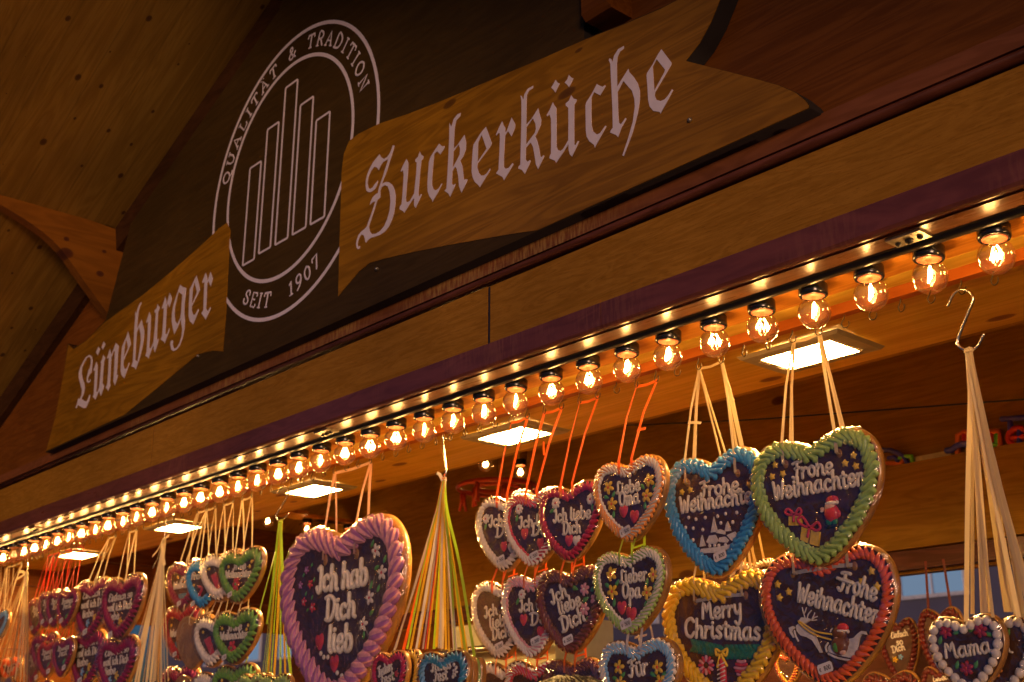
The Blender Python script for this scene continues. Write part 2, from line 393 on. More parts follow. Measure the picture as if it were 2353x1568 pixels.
mx = N(nt, 'ShaderNodeMixShader'); nt.links.new(fm.outputs[0], mx.inputs[0]); nt.links.new(tr.outputs[0], mx.inputs[1]); nt.links.new(gl.outputs[0], mx.inputs[2])
nt.links.new(mx.outputs[0], nt.nodes['Material Output'].inputs[0]); M['film'] = m
M['gingerback'] = plain('baked_back', (.36, .17, .04), rough=.35, noise=.35, nscale=25, coat=.5, bumpd=.001)
ICE = {}
ICOL = {'white': (.78, .70, .62), 'cream': (.80, .72, .60), 'red': (.40, .02, .025), 'ruby': (.50, .018, .055), 'crimson': (.25, .014, .065), 'orange': (.85, .30, .045), 'yellow': (.80, .50, .025), 'green': (.14, .31, .05),
        'lime': (.34, .50, .12), 'blue': (.05, .30, .62), 'sky': (.22, .46, .72), 'mauve': (.40, .14, .34), 'rose': (.74, .33, .37), 'pink': (.78, .40, .45), 'maroon': (.20, .045, .03),
        'shaded_red': (.11, .010, .008), 'coral': (.80, .12, .02), 'leaf': (.10, .34, .07), 'fir': (.03, .20, .10), 'candy': (.62, .05, .06), 'brown': (.17, .06, .025), 'skin': (.75, .45, .33), 'gold': (.85, .55, .05), 'black': (.02, .02, .02), 'tealblue': (.05, .25, .35)}
def ice(c):
    if c not in ICE: ICE[c] = plain('icing_' + c, ICOL[c], rough=.5, noise=.14, nscale=130, coat=.3, bumpd=.0009, spec=.35)
    return ICE[c]
RIB = {}
RCOL = {'cream': (.90, .79, .54), 'orange': (.92, .27, .035), 'shaded_red': (.22, .025, .015), 'red': (.82, .10, .025), 'peach': (.88, .62, .44), 'lime': (.55, .72, .06), 'yellow': (.85, .62, .04), 'white': (.78, .74, .72), 'tan': (.60, .44, .22)}
def rib(c):
    if c not in RIB:
        m, nt, b = nmat('ribbon_' + c); b.inputs['Base Color'].default_value = (*RCOL[c], 1); b.inputs['Roughness'].default_value = .35
        b.inputs['Transmission Weight'].default_value = 0.0; b.inputs['Sheen Weight'].default_value = .2
        tl = N(nt, 'ShaderNodeBsdfTranslucent'); tl.inputs[0].default_value = (*RCOL[c], 1)
        mx = N(nt, 'ShaderNodeMixShader'); mx.inputs[0].default_value = .55
        nt.links.new(b.outputs[0], mx.inputs[1]); nt.links.new(tl.outputs[0], mx.inputs[2]); nt.links.new(mx.outputs[0], nt.nodes['Material Output'].inputs[0])
        RIB[c] = m
    return RIB[c]
# ------------------------------------------------------------------ ground
g = MB(); g.add([(-120, -120, 0), (120, -120, 0), (120, 120, 0), (-120, 120, 0)], [(0, 1, 2, 3)])
tag(g.build('ground', wood('paving', (.26, .24, .22), (.38, .35, .32), grain=(3, 3, 3), rough=.8), smooth=False), kind='structure')
# ------------------------------------------------------------------ the wooden stall
XL, XR = -5.62, .75
ZS = 2.353
stall = empty('market_stall', (-2.4, 2.5, 0), 'wooden market stall with lit soffit, plywood fascia and gable roof, full of hanging hearts', 'market stall')
SO = Vector((-2.4, 2.5, 0))
def part(mb, name, mat, smooth=False, parent=None):
    o = mb.build(name, mat, parent or stall, smooth)
    if parent is None: o.matrix_parent_inverse = Matrix.Translation(-SO)
    return o
def par(o):
    o.parent = stall; o.matrix_parent_inverse = Matrix.Translation(-SO); return o
def bar(name, mat, x0, x1, y0, y1, z0, z1, bev=0.0):
    b = MB(); b.box((x0, y0, z0), (x1, y1, z1), 0, bev); return part(b, name, mat)
def slope(x): return 2.9 + .42 * (x + 5.03)
APX = -2.2
def roofz(x): return slope(x) if x < APX else slope(2 * APX - x)
# gable wall
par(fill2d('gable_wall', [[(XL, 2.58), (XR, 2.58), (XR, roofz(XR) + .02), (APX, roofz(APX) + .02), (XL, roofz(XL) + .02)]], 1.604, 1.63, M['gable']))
# roof: two sloping slabs of pine boards reaching out over the front
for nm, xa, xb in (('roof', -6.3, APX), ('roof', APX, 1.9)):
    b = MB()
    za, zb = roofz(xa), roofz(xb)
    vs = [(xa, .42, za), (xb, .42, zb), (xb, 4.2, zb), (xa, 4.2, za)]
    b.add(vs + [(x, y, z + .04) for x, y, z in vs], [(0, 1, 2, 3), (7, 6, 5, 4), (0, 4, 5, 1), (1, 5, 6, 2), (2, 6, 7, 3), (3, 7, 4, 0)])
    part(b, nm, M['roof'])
# dark trim strip along the roof line on the gable
b = MB()
for (dx0, dx1, y0) in ((.0, .085, 1.565),):
    vs = []
    for x in (-6.0, APX):
        z = slope(x) - .002
        vs += [(x, y0, z), (x, 1.604, z), (x, 1.604, z - dx1), (x, y0 + .012, z - dx1)]
    b.add(vs, [(0, 4, 5, 1), (1, 5, 6, 2), (2, 6, 7, 3), (3, 7, 4, 0), (0, 1, 2, 3), (4, 7, 6, 5)])
part(b, 'roof_trim', wood('dark_roof_trim', (.045, .018, .006), (.075, .03, .010), grain=(2, 12, 12), rough=.5))
# curved wooden brackets under the roof
def bracket(X, t=.045):
    arc = smooth_path([(1.585, 3.02), (1.55, 3.055), (1.481, 3.125), (1.35, 3.25), (1.168, 3.325), (1.0, 3.352), (.8, 3.355)], 5)
    prof = [(1.604, 3.015)] + arc + [(.8, 3.41), (1.55, 3.36), (1.604, 3.352)]
    prof = [(y, z + .42 * (X + 3.952)) for y, z in prof]
    n = len(prof); b = MB()
    vs = [(X - t / 2, y, z) for y, z in prof] + [(X + t / 2, y, z) for y, z in prof]
    fs = [(i, (i + 1) % n, n + (i + 1) % n, n + i) for i in range(n)]
    # fill the two cheeks between arc and top edge
    k = len(arc)
    tops = [(y, max(3.352 + .033 * (1.604 - y) / .44, z)) for y, z in arc]
    b.add(vs, fs)
    o = len(b.v)
    for sx in (-t / 2, t / 2):
        o = len(b.v)
        for (y, z), (ty, tz) in zip([(1.604, 3.015)] + arc, [(1.604, 3.352)] + tops):
            b.v += [(X + sx, y, z + .42 * (X + 3.952)), (X + sx, ty, tz + .42 * (X + 3.952))]
        for i in range(k): b.f.append((o + 2 * i, o + 2 * i + 1, o + 2 * i + 3, o + 2 * i + 2)); b.m.append(0)
    return part(b, 'bracket', M['bracket'])
bracket(-3.952)
# beam end poking through the gable beside the dark panel
bx = onY('g', 1352, 55, 1.55); bx2 = onY('g', 1412, 55, 1.55)
b = MB(); b.prism_x([(1.53, bx[2] + .012), (1.542, bx[2]), (1.604, bx[2]), (1.604, bx[2] + .2), (1.53, bx[2] + .2)], bx[0], bx2[0])
part(b, 'beam_end', M['gable'])
# trim strip, moulding, fascia boards, lower rail
xs = [XL, -4.02, onY('c4', 1760, 770, 1.59)[0], XR]
for a, c in zip(xs, xs[1:]): bar('trim_strip', M['trim'], a + .0015, c - .0015, 1.592, 1.604, 2.5785, 2.612)
bar('gable_sill', M['mould'], XL, XR, 1.6045, 1.63, 2.53, 2.58)
b = MB()
prof = [(1.604, 2.573)] + [(1.590 + .010 * math.cos(t), 2.5635 + .0075 * math.sin(t)) for t in [math.pi * (.5 + k / 10) for k in range(11)]] + [(1.604, 2.556)]
b.prism_x(prof, XL, XR); part(b, 'moulding', M['mould'], smooth=True)
xs = [XL, onY('g', 354, 980, 1.575)[0], onY('g', 1122, 720, 1.575)[0], XR]
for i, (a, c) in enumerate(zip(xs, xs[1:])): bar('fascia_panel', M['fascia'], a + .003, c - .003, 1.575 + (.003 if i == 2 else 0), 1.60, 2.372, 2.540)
for x in xs[1:-1]: bar('gap_shade_strip', M['cable'], x - .0028, x + .0028, 1.5768, 1.603, 2.374, 2.538)  # black strip stands in for the shade inside each joint
bar('fascia_backing', M['mould'], XL, XR, 1.604, 1.62, 2.372, 2.5295)
xs = [XL, onY('a', 770, 60, 1.565)[0], onY('g', 1381, 735, 1.565)[0], XR]
for a, c in zip(xs, xs[1:]):
    b = MB()
    b.prism_x([(1.565, 2.404), (1.565, 2.358), (1.569, 2.353), (1.574, 2.351), (1.578, 2.3535), (1.586, 2.3535), (1.599, 2.3535), (1.599, 2.371), (1.5735, 2.371), (1.5735, 2.404)], a + .001, c - .001)
    part(b, 'fascia_rail', M['rail'])
bar('rail_underside', M['under'], XL, XR, 1.587, 1.632, 2.3505, 2.353)
bar('front_beam', M['rail'], XL, XR, 1.62, 1.70, 2.3575, 2.56)
b = MB(); b.tube([(XL, 1.647, 2.3515), (XR, 1.647, 2.3515)], .0125, 10, flat=.8); b.box((XL, 1.632, 2.349), (XR, 1.64, 2.356)); part(b, 'edge_strip', M['cable'], smooth=True)
# soffit boards, batten, pine ceiling
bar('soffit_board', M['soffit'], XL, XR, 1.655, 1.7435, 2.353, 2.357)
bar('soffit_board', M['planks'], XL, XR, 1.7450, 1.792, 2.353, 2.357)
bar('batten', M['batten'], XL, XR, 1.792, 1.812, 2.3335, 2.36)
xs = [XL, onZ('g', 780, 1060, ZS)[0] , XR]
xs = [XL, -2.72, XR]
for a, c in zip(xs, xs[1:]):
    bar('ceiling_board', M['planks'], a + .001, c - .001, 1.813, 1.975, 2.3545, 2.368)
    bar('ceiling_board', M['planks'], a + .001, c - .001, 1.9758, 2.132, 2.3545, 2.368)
bar('ceiling_edge', M['inner'], XL, XR, 2.134, 2.15, 2.356, 2.82)
# inside: upper ceiling, end walls, back wall with its long hatch
bar('inner_ceiling', M['inner'], XL, XR, 2.15, 3.5, 2.80, 2.82)
bar('back_wall', M['inner'], XL, XR, 3.42, 3.46, 2.10, 2.80)
bar('back_beam', M['inner'], XL, XR, 3.36, 3.419, 2.168, 2.43)
bar('back_lintel', M['mould'], XL, XR, 3.38, 3.419, 2.108, 2.165)
bar('back_counter', M['sidewall'], XL, XR, 3.10, 3.46, .92, .96)
bar('back_board', M['mould'], -3.02, XR, 3.43, 3.46, .965, 1.945)
bar('back_panel', M['sidewall'], XL, XR, 3.42, 3.46, .05, .92)
for i in range(-3, 5): bar('side_board', M['sidewall'], XL, XL + .03, 1.7, 3.46 if i >= 0 else 2.45, 2.14 + i * .14, 2.14 + i * .14 + .137)
for i in range(8): bar('back_board', M['sidewall'], XL + .031, -3.75, 3.43, 3.46, 2.1 - (i + 1) * .14 + .003, 2.1 - i * .14)
bar('side_panel', M['sidewall'], XL, XL + .03, 1.9, 3.46, .05, 1.0)
bar('corner_post', M['sidewall'], XL - .06, XL, 1.64, 1.74, 0, 2.9)
bar('corner_post', M['sidewall'], XL - .06, XL + .05, 3.46, 3.56, 0, 2.9)
bar('corner_post', M['sidewall'], XR, XR + .08, 1.64, 1.74, 0, 2.6)
bar('end_wall', M['inner'], XR, XR + .03, 1.74, 3.46, .05, 2.80)
bar('floor', M['sidewall'], XL, XR, 1.9, 3.46, .02, .05)
bar('counter_top', M['planks'], XL, XR, 1.72, 2.15, .98, 1.02)
bar('counter_front', M['fascia'], XL, XR, 1.88, 1.90, .05, .98)
# steel catch plates on the glossy underside
def plate(x):
    b = MB(); b.box((x - .03, 1.592, 2.3462), (x + .03, 1.628, 2.3503))
    for dx, r in ((-.019, .005), (0, .007), (.019, .005)):
        b.tube([(x + dx, 1.612, 2.3445), (x + dx, 1.612, 2.3485)], r, 10, m=1)
    part(b, 'catch_plate', [M['plate'], M['cable']])
for p in ((2082, 547), (752, 995), (76, 1216)): plate(onZ('g', p[0], p[1], 2.347)[0])
# ------------------------------------------------------------------ recessed ceiling lamps
def lamp_builder():
    root = empty('ceiling_lamp', (0, 0, 0), cat='ceiling lamp', group='lit ceiling lamps above the hearts')
    b = MB(); W, D = .122, .082
    prof = [(W, D, .0), (W - .006, D - .006, -.007), (W - .028, D - .022, -.009)]
    vs = []
    for w, d, z in prof: vs += [(-w, -d, z), (w, -d, z), (w, d, z), (-w, d, z)]
    iw, idp = .083, .052
    vs += [(-iw, -idp, -.0085), (iw, -idp, -.0085), (iw, idp, -.0085), (-iw, idp, -.0085), (-iw, -idp, -.002), (iw, -idp, -.002), (iw, idp, -.002), (-iw, idp, -.002)]
    fs = []
    for r in range(4):
        for k in range(4): fs.append((r * 4 + k, r * 4 + (k + 1) % 4, r * 4 + 4 + (k + 1) % 4, r * 4 + 4 + k))
    b.add(vs, fs); b.build('frame', M['frame'], root, False)
    b = MB(); b.box((-iw, -idp, -.004), (iw, idp, -.0025)); b.build('lamp_panel', M['panel'], root, False)
    for sx in (-1, 1):
        for k in range(10):
            if k in (4, 5): continue
            b = MB(); b.box((sx * .091 - .003, -.045 + k * .0095, -.0096), (sx * .091 + .003, -.045 + k * .0095 + .004, -.0092)); b.build('vent_slot', M['tag'], root, False)
    return root
lamp0 = lamp_builder()
LX = [-1.345, -2.247, -3.19, -4.10, -5.0, -.45]
LL = ['ceiling lamp above the two large green and blue rimmed hearts', 'ceiling lamp above the row of small orange ribboned hearts', 'ceiling lamp above the big mauve rimmed heart', 'ceiling lamp behind the cream ribbon bundle near the small green rimmed hearts', 'ceiling lamp above the smallest red ribboned hearts', 'ceiling lamp at the right end of the stall']
for i, (x, l) in enumerate(zip(LX, LL)):
    if x > -.6: continue
    o = lamp0 if i == 0 else copy_tree(lamp0)
    o.location = (x, 1.990, 2.3540); o['label'] = l
# ------------------------------------------------------------------ string of clear bulbs
def bulb_builder():
    root = empty('light_bulb', (0, 0, 0), cat='light bulb', group='clear round bulbs along the soffit')
    b = MB(); b.lathe([(.001, 0), (.0235, 0), (.0250, -.002), (.0252, -.019), (.0238, -.0225), (.0205, -.0225), (.0198, -.018)], seg=24); b.build('socket', M['blackpl'], root)
    b = MB(); b.lathe([(.0196, -.015), (.0192, -.0228), (.0175, -.0236), (.001, -.0225)], seg=16); b.build('collar', M['collar'], root)
    b = MB(); pr = [(.0165, -.0230), (.0178, -.0265)]
    for k in range(13):
        t = R(40 + k * 140 / 12); pr.append((max(.0004, .0284 * math.sin(t)), -.0512 + .0284 * math.cos(t)))
    b.lathe(pr, seg=20); b.build('glass_globe', M['glass'], root)
    b = MB(); b.tube([(0, 0, -.022), (0, 0, -.036)], [.0045, .0018], 8); b.build('glass_stem', M['glass'], root)
    b = MB()
    pts = [(-.003, 0, -.034), (-.0115, 0, -.053), (-.0085, .002, -.043), (-.0055, -.002, -.059), (-.0015, .002, -.042), (.002, -.002, -.059), (.0055, .002, -.042), (.0085, -.001, -.058), (.0115, 0, -.051), (.003, 0, -.034)]
    b.tube(pts, .00135, 5, cap=False); b.build('filament', M['filament'], root)
    return root
bulb0 = bulb_builder()
for i in range(45):
    o = bulb0 if i == 0 else copy_tree(bulb0)
    o.location = (-.785 + .11 - .11005 * i, 1.675, 2.353); o.rotation_euler = (rnd.uniform(-.05, .05), rnd.uniform(-.05, .05), rnd.uniform(-.9, .9))
    o['label'] = 'clear round bulb glowing in its black socket on the orange soffit'
    if i == 38:
        o['label'] = 'clear round bulb in the soffit row that stays almost dark, far left'
        for q in o.children:
            if q.name.startswith('filament'): q.data = q.data.copy(); q.data.materials[0] = emit('dim_filament', WARM, 1.5)
# a few bulbs far inside the stall
sock = M['blackpl']
for (k, x, y, z), l in zip((('g', 615, 1195, 2.6), ('g', 705, 1213, 2.6), ('g', 800, 1225, 2.6), ('g', 950, 1255, 2.6), ('g', 1115, 1063, 2.6), ('g', 1195, 1082, 2.6)),
                           ('inside bulb left of the green ribbon bundle', 'inside bulb right of the green ribbon bundle', 'inside bulb just above the notch of the big mauve heart', 'inside bulb between the big mauve heart and the many coloured ribbons', 'inside bulb above the red peg hanger', 'inside bulb seen between orange ribbons over the red peg hanger')):
    p = onZ(k, x, y, z)
    o = copy_tree(bulb0); o.location = (p[0], p[1], z + .042); o['label'] = 'small ' + l; o['group'] = 'bulbs far inside the stall'
    bar('bulb_rail', M['soffit'], p[0] - .04, p[0] + .04, p[1] - .2, p[1] + .2, z + .0425, z + .06) if l[:11] == 'inside bulb' and x < 1000 else bar('bulb_rail', M['inner'], p[0] - .02, p[0] + .02, p[1] - .02, p[1] + .02, z + .0425, 2.80)
# ------------------------------------------------------------------ row of small screw hooks
b = MB()
hp = [(0, 0, 0), (0, 0, -.008)] + [(.0 + .0075 * math.sin(t) - 0, 0, -.0155 - .0075 * math.cos(t) * -1) for t in [math.pi - math.pi * 1.45 * k / 9 + math.pi for k in range(10)]]
hp = [(0, 0, .003), (-.001, 0, -.006), (-.0055, 0, -.012), (-.0065, 0, -.018), (-.003, 0, -.0235), (.003, 0, -.0235), (.0065, 0, -.019), (.0068, 0, -.0135)]
b.tube(smooth_path(hp, 3), .0013, 6)
hook0 = b.build('screw_hook', M['brass'])
HX = [-.912 + .0568 * 4 - .0568 * k for k in range(86)]
HY, HZ = 1.803, 2.3335
for k, x in enumerate(HX):
    o = hook0 if k == 0 else hook0.copy()
    if k: COL.objects.link(o)
    o.location = (x, HY, HZ); o.rotation_euler = (0, 0, rnd.uniform(-.35, .35))
    tag(o, 'small brown screw hook in the row under the red batten', 'hook', 'screw hooks under the batten')
# ------------------------------------------------------------------ the painted sign board
SY = 1.56
def pl(k, pts, Y=SY): return [(float(p[0]), float(p[2])) for p in (onY(k, x, y, Y) for x, y in pts)]
sign = empty('sign_board', (-2.7, 1.58, 2.6), 'large painted wooden gable sign with round emblem, banner and pale gothic lettering', 'sign')
def sp(o):
    o.parent = sign; o.matrix_parent_inverse = Matrix.Translation(-Vector((-2.7, 1.58, 2.6))); return o
core = [(105, 1040), (128, 955), (148, 850), (156, 790), (170, 800), (200, 781), (243, 735), (300, 515), (640, 25), (700, -120), (1337, -120), (1340, 0), (1343, 90), (1440, 52), (1520, 18), (1580, -14), (1640, -52), (1690, -87),
        (1672, -40), (1656, 0), (1636, 50), (1609, 100), (1578, 140), (1620, 151), (1680, 166), (1740, 182), (1790, 196), (1830, 213), (1853, 231), (1862, 243), (1861, 250)]
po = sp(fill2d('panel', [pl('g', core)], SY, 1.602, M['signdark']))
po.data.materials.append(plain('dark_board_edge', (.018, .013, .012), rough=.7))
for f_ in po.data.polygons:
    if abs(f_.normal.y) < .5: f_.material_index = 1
lb = [(107, 1037), (129, 955), (149, 850), (158, 792), (170, 803), (200, 783), (243, 740), (330, 678), (400, 620), (470, 558), (505, 525), (523, 512), (530, 530), (526, 600), (520, 720), (513, 808), (490, 806), (455, 815), (425, 840), (395, 865), (340, 910), (286, 954)]
sp(fill2d('banner', [pl('g', lb)], SY - .0015, SY - .0002, M['banner']))
rb = [(778, 682), (781, 560), (784, 470), (786, 395), (791, 355), (803, 325), (825, 308), (870, 286), (940, 262), (1000, 239), (1080, 206), (1150, 176), (1250, 134), (1343, 93), (1440, 55), (1520, 21), (1580, -11), (1640, -48), (1686, -80),
      (1671, -40), (1655, 0), (1635, 50), (1608, 100), (1576, 141), (1620, 152), (1680, 167), (1740, 183), (1790, 197), (1829, 214), (1851, 232), (1859, 244), (1858, 249), (1235, 530), (1190, 536), (1120, 548), (1040, 562), (950, 580), (880, 596), (850, 605), (825, 625), (800, 655)]
sp(fill2d('banner', [pl('g', rb)], SY - .0015, SY - .0002, M['banner']))
GL = {
 'Z': ('A1', [[(608, 222), (590, 290), (560, 380), (530, 480), (500, 570), (470, 640), (452, 690), (500, 668), (540, 670), (580, 700), (608, 760), (620, 830), (618, 930), (600, 1050), (575, 1130), (540, 1210), (490, 1275), (430, 1315), (370, 1335), (310, 1355), (280, 1380), (262, 1410), (250, 1400), (245, 1360), (230, 1320), (205, 1308), (180, 1340), (160, 1390), (155, 1440), (165, 1460), (185, 1452), (180, 1480), (160, 1490), (145, 1470), (138, 1430), (145, 1380), (165, 1320), (200, 1275), (245, 1240), (270, 1210), (290, 1150), (320, 1070), (350, 980), (375, 905), (345, 910), (305, 948), (315, 910), (340, 855), (380, 815), (405, 800), (420, 730), (445, 660), (470, 590), (495, 500), (520, 430), (530, 385), (500, 405), (470, 420), (440, 460), (415, 522), (395, 490), (360, 480), (320, 530), (285, 610), (275, 680), (290, 740), (310, 752), (340, 735), (370, 690), (405, 650), (395, 700), (370, 750), (330, 785), (295, 792), (265, 775), (255, 720), (258, 640), (275, 570), (310, 490), (350, 420), (390, 370), (425, 326), (440, 360), (480, 385), (520, 360), (555, 310), (590, 215)],
                [(432, 770), (450, 728), (490, 705), (525, 720), (550, 790), (560, 900), (550, 1010), (520, 1120), (480, 1210), (430, 1270), (380, 1300), (330, 1305), (305, 1270), (292, 1215), (320, 1130), (360, 1010), (395, 890), (435, 850)]]),
 'u': ('A1', [[(755, 385), (775, 430), (772, 560), (758, 700), (745, 860), (750, 905), (770, 915), (800, 895), (850, 805), (862, 690), (875, 560), (882, 430), (862, 415), (865, 390), (895, 360), (918, 295), (935, 335), (962, 350), (955, 385), (938, 400), (925, 500), (912, 650), (900, 800), (905, 850), (935, 815), (943, 820), (900, 910), (868, 985), (850, 960), (848, 900), (850, 860), (810, 910), (770, 975), (728, 1045), (715, 1025), (670, 1000), (675, 965), (695, 940), (705, 840), (715, 700), (722, 580), (712, 520), (690, 540), (686, 528), (715, 460)]]),
 'c': ('A1', [[(1155, 198), (1190, 230), (1222, 228), (1218, 250), (1170, 330), (1130, 290), (1095, 320), (1078, 480), (1068, 610), (1065, 700), (1085, 755), (1115, 770), (1150, 745), (1185, 685), (1192, 690), (1140, 790), (1075, 910), (1068, 885), (1035, 840), (1015, 780), (1012, 690), (1020, 560), (1032, 420), (1050, 360), (1100, 280)]]),
 'k': ('A1', [[(1280, -55), (1305, -8), (1335, -105), (1380, -160), (1417, -178), (1412, -140), (1365, -90), (1345, -10), (1340, 60), (1332, 260), (1380, 215), (1465, 90), (1485, 190), (1480, 270), (1450, 350), (1412, 405), (1438, 470), (1458, 640), (1490, 632), (1502, 640), (1430, 800), (1400, 720), (1390, 600), (1370, 500), (1350, 480), (1315, 535), (1310, 690), (1330, 705), (1355, 690), (1345, 720), (1290, 850), (1270, 810), (1222, 775), (1245, 745), (1258, 560), (1270, 330), (1280, 100)], [(1330, 292), (1395, 205), (1412, 260), (1408, 330), (1375, 395), (1320, 498)]]),
 'e': ('A2', [[(178, 688), (258, 910), (235, 960), (65, 1185), (58, 1240), (80, 1310), (110, 1350), (150, 1350), (190, 1320), (235, 1255), (238, 1270), (97, 1510), (75, 1480), (30, 1440), (0, 1380), (-15, 1300), (-10, 1150), (0, 1000), (10, 930), (90, 800), (125, 750)], [(122, 795), (188, 985), (65, 1168), (70, 900)]]),
 'r': ('A2', [[(400, 612), (415, 660), (440, 700), (440, 770), (465, 740), (528, 562), (575, 650), (572, 700), (528, 820), (480, 745), (440, 800), (432, 900), (422, 1100), (422, 1230), (445, 1260), (490, 1245), (540, 1180), (552, 1195), (425, 1415), (405, 1370), (318, 1322), (350, 1270), (362, 1050), (370, 850), (368, 775), (350, 770), (325, 805), (315, 795), (365, 680)]]),
 'K': ('A2', [[(650, 262), (665, 270), (688, 320), (705, 240), (750, 170), (820, 130), (818, 160), (765, 195), (735, 250), (730, 330), (727, 660), (800, 580), (890, 435), (900, 490), (930, 590), (925, 660), (880, 760), (848, 815), (880, 890), (905, 1000), (918, 1090), (940, 1100), (960, 1075), (970, 1085), (890, 1265), (860, 1200), (845, 1100), (820, 960), (790, 900), (722, 970), (718, 1130), (740, 1165), (780, 1140), (785, 1155), (710, 1330), (695, 1310), (670, 1275), (618, 1255), (625, 1225), (648, 1200), (655, 900), (662, 600), (662, 330)], [(728, 692), (818, 572), (855, 650), (860, 720), (845, 770), (724, 933)]]),
 'U': ('A2', [[(1090, 355), (1105, 390), (1135, 430), (1138, 600), (1138, 960), (1155, 1000), (1195, 1015), (1230, 990), (1300, 870), (1302, 640), (1300, 430), (1265, 400), (1265, 370), (1310, 330), (1340, 258), (1370, 305), (1412, 315), (1408, 345), (1380, 385), (1378, 600), (1380, 930), (1400, 935), (1430, 880), (1445, 885), (1350, 1095), (1320, 1060), (1305, 1000), (1303, 920), (1240, 1020), (1135, 1180), (1120, 1150), (1042, 1115), (1050, 1080), (1065, 1050), (1068, 800), (1065, 580), (1045, 520), (1015, 545), (1005, 530), (1050, 450)], [(1128, 48), (1150, 85), (1180, 100), (1150, 160), (1125, 222), (1100, 185), (1066, 155), (1095, 110)], [(1308, -18), (1335, 15), (1367, 30), (1340, 90), (1310, 150), (1285, 115), (1250, 85), (1285, 45)]]),
 'C': ('A3', [[(580, 565), (600, 580), (650, 600), (680, 580), (685, 592), (620, 705), (545, 665), (512, 730), (510, 900), (515, 1080), (535, 1150), (580, 1185), (620, 1165), (685, 1075), (693, 1085), (555, 1345), (545, 1310), (490, 1270), (455, 1210), (445, 1140), (440, 830), (450, 790), (520, 680)]]),
 'H': ('A3', [[(735, 250), (755, 260), (770, 300), (790, 220), (840, 140), (910, 100), (908, 130), (860, 170), (830, 240), (822, 330), (828, 600), (965, 380), (975, 420), (1030, 480), (1080, 560), (1105, 650), (1105, 760), (1080, 920), (1020, 1150), (910, 1448), (893, 1440), (960, 1240), (1020, 1030), (1045, 840), (1040, 750), (1010, 650), (905, 530), (832, 660), (840, 950), (850, 1040), (875, 1060), (930, 980), (940, 992), (880, 1100), (840, 1218), (815, 1190), (742, 1160), (750, 1135), (775, 1100), (770, 850), (755, 550), (745, 320), (725, 275)]]),
 'E': ('A3', [[(1370, 140), (1492, 305), (1490, 330), (1290, 670), (1285, 710), (1310, 760), (1360, 775), (1410, 755), (1450, 710), (1500, 630), (1512, 640), (1360, 930), (1350, 908), (1270, 895), (1225, 840), (1208, 760), (1200, 600), (1188, 460), (1195, 430), (1260, 330), (1330, 200)], [(1312, 262), (1415, 390), (1410, 415), (1283, 650), (1262, 350)]]),
 'L': ('L1', [[(70, 1478), (65, 1470), (85, 1420), (105, 1335), (130, 1340), (150, 1290), (160, 1220), (135, 1120), (112, 1030), (112, 960), (135, 880), (180, 790), (220, 730), (265, 700), (300, 720), (312, 780), (305, 870), (298, 950), (270, 985), (245, 1040), (250, 1080), (268, 1080), (280, 1055), (285, 1070), (270, 1100), (245, 1110), (228, 1085), (230, 1020), (245, 970), (250, 930), (275, 890), (288, 830), (290, 760), (270, 725), (235, 740), (190, 815), (160, 885), (152, 970), (165, 1040), (190, 1110), (198, 1180), (185, 1260), (150, 1340), (200, 1375), (230, 1375), (250, 1330), (270, 1275), (278, 1290), (260, 1370), (215, 1475), (180, 1475), (95, 1430), (85, 1470)]]),
 'lu': ('L1', [[(370, 800), (385, 850), (382, 980), (372, 1150), (365, 1240), (385, 1240), (410, 1180), (425, 1020), (440, 830), (432, 805), (455, 760), (470, 700), (495, 740), (490, 765), (478, 800), (465, 960), (455, 1120), (470, 1130), (480, 1150), (435, 1300), (420, 1260), (418, 1220), (395, 1250), (355, 1355), (340, 1330), (315, 1310), (330, 1280), (340, 1120), (350, 920), (330, 935), (328, 915), (350, 860)], [(400, 580), (420, 620), (390, 705), (365, 660)], [(475, 505), (497, 545), (465, 625), (445, 590)]]),
 'ln': ('L1', [[(568, 610), (588, 700), (655, 525), (695, 570), (685, 640), (672, 860), (665, 1000), (685, 990), (640, 1145), (618, 1085), (630, 900), (640, 650), (625, 640), (585, 740), (570, 1000), (565, 1120), (572, 1140), (540, 1230), (530, 1200), (507, 1180), (530, 1120), (545, 900), (550, 730), (530, 760), (525, 745), (545, 690)]]),
 'le': ('L1', [[(832, 358), (850, 440), (870, 540), (765, 780), (760, 840), (775, 895), (800, 905), (825, 870), (845, 810), (850, 825), (775, 1040), (735, 990), (724, 930), (730, 750), (745, 580), (775, 510), (810, 430)], [(805, 472), (830, 575), (830, 600), (768, 748), (780, 560)]]),
 'lb': ('L2', [[(108, 760), (125, 790), (140, 720), (160, 670), (185, 632), (190, 650), (165, 700), (150, 760), (138, 880), (130, 1000), (195, 868), (205, 930), (228, 1020), (225, 1110), (205, 1230), (170, 1380), (115, 1550), (100, 1525), (55, 1505), (75, 1450), (85, 1250), (95, 1000), (108, 850)], [(126, 1045), (160, 970), (180, 1060), (185, 1150), (165, 1290), (140, 1440), (105, 1420), (116, 1200)]]),
 'lu2': ('L2', [[(300, 765), (318, 820), (312, 1000), (300, 1180), (295, 1255), (320, 1260), (355, 1180), (375, 980), (388, 780), (370, 770), (375, 740), (400, 715), (412, 658), (425, 690), (440, 700), (430, 740), (418, 760), (405, 980), (400, 1130), (410, 1150), (425, 1130), (420, 1165), (375, 1315), (360, 1270), (358, 1215), (330, 1275), (287, 1400), (275, 1380), (245, 1365), (262, 1310), (275, 1100), (283, 890), (262, 918), (257, 900), (280, 830)]]),
 'lr': ('L2', [[(517, 558), (530, 620), (530, 680), (578, 505), (603, 580), (598, 620), (572, 705), (552, 650), (535, 690), (525, 870), (515, 1060), (540, 1070), (570, 985), (572, 1010), (508, 1195), (498, 1170), (455, 1140), (475, 1090), (488, 900), (498, 700), (478, 725), (470, 710), (495, 640)]]),
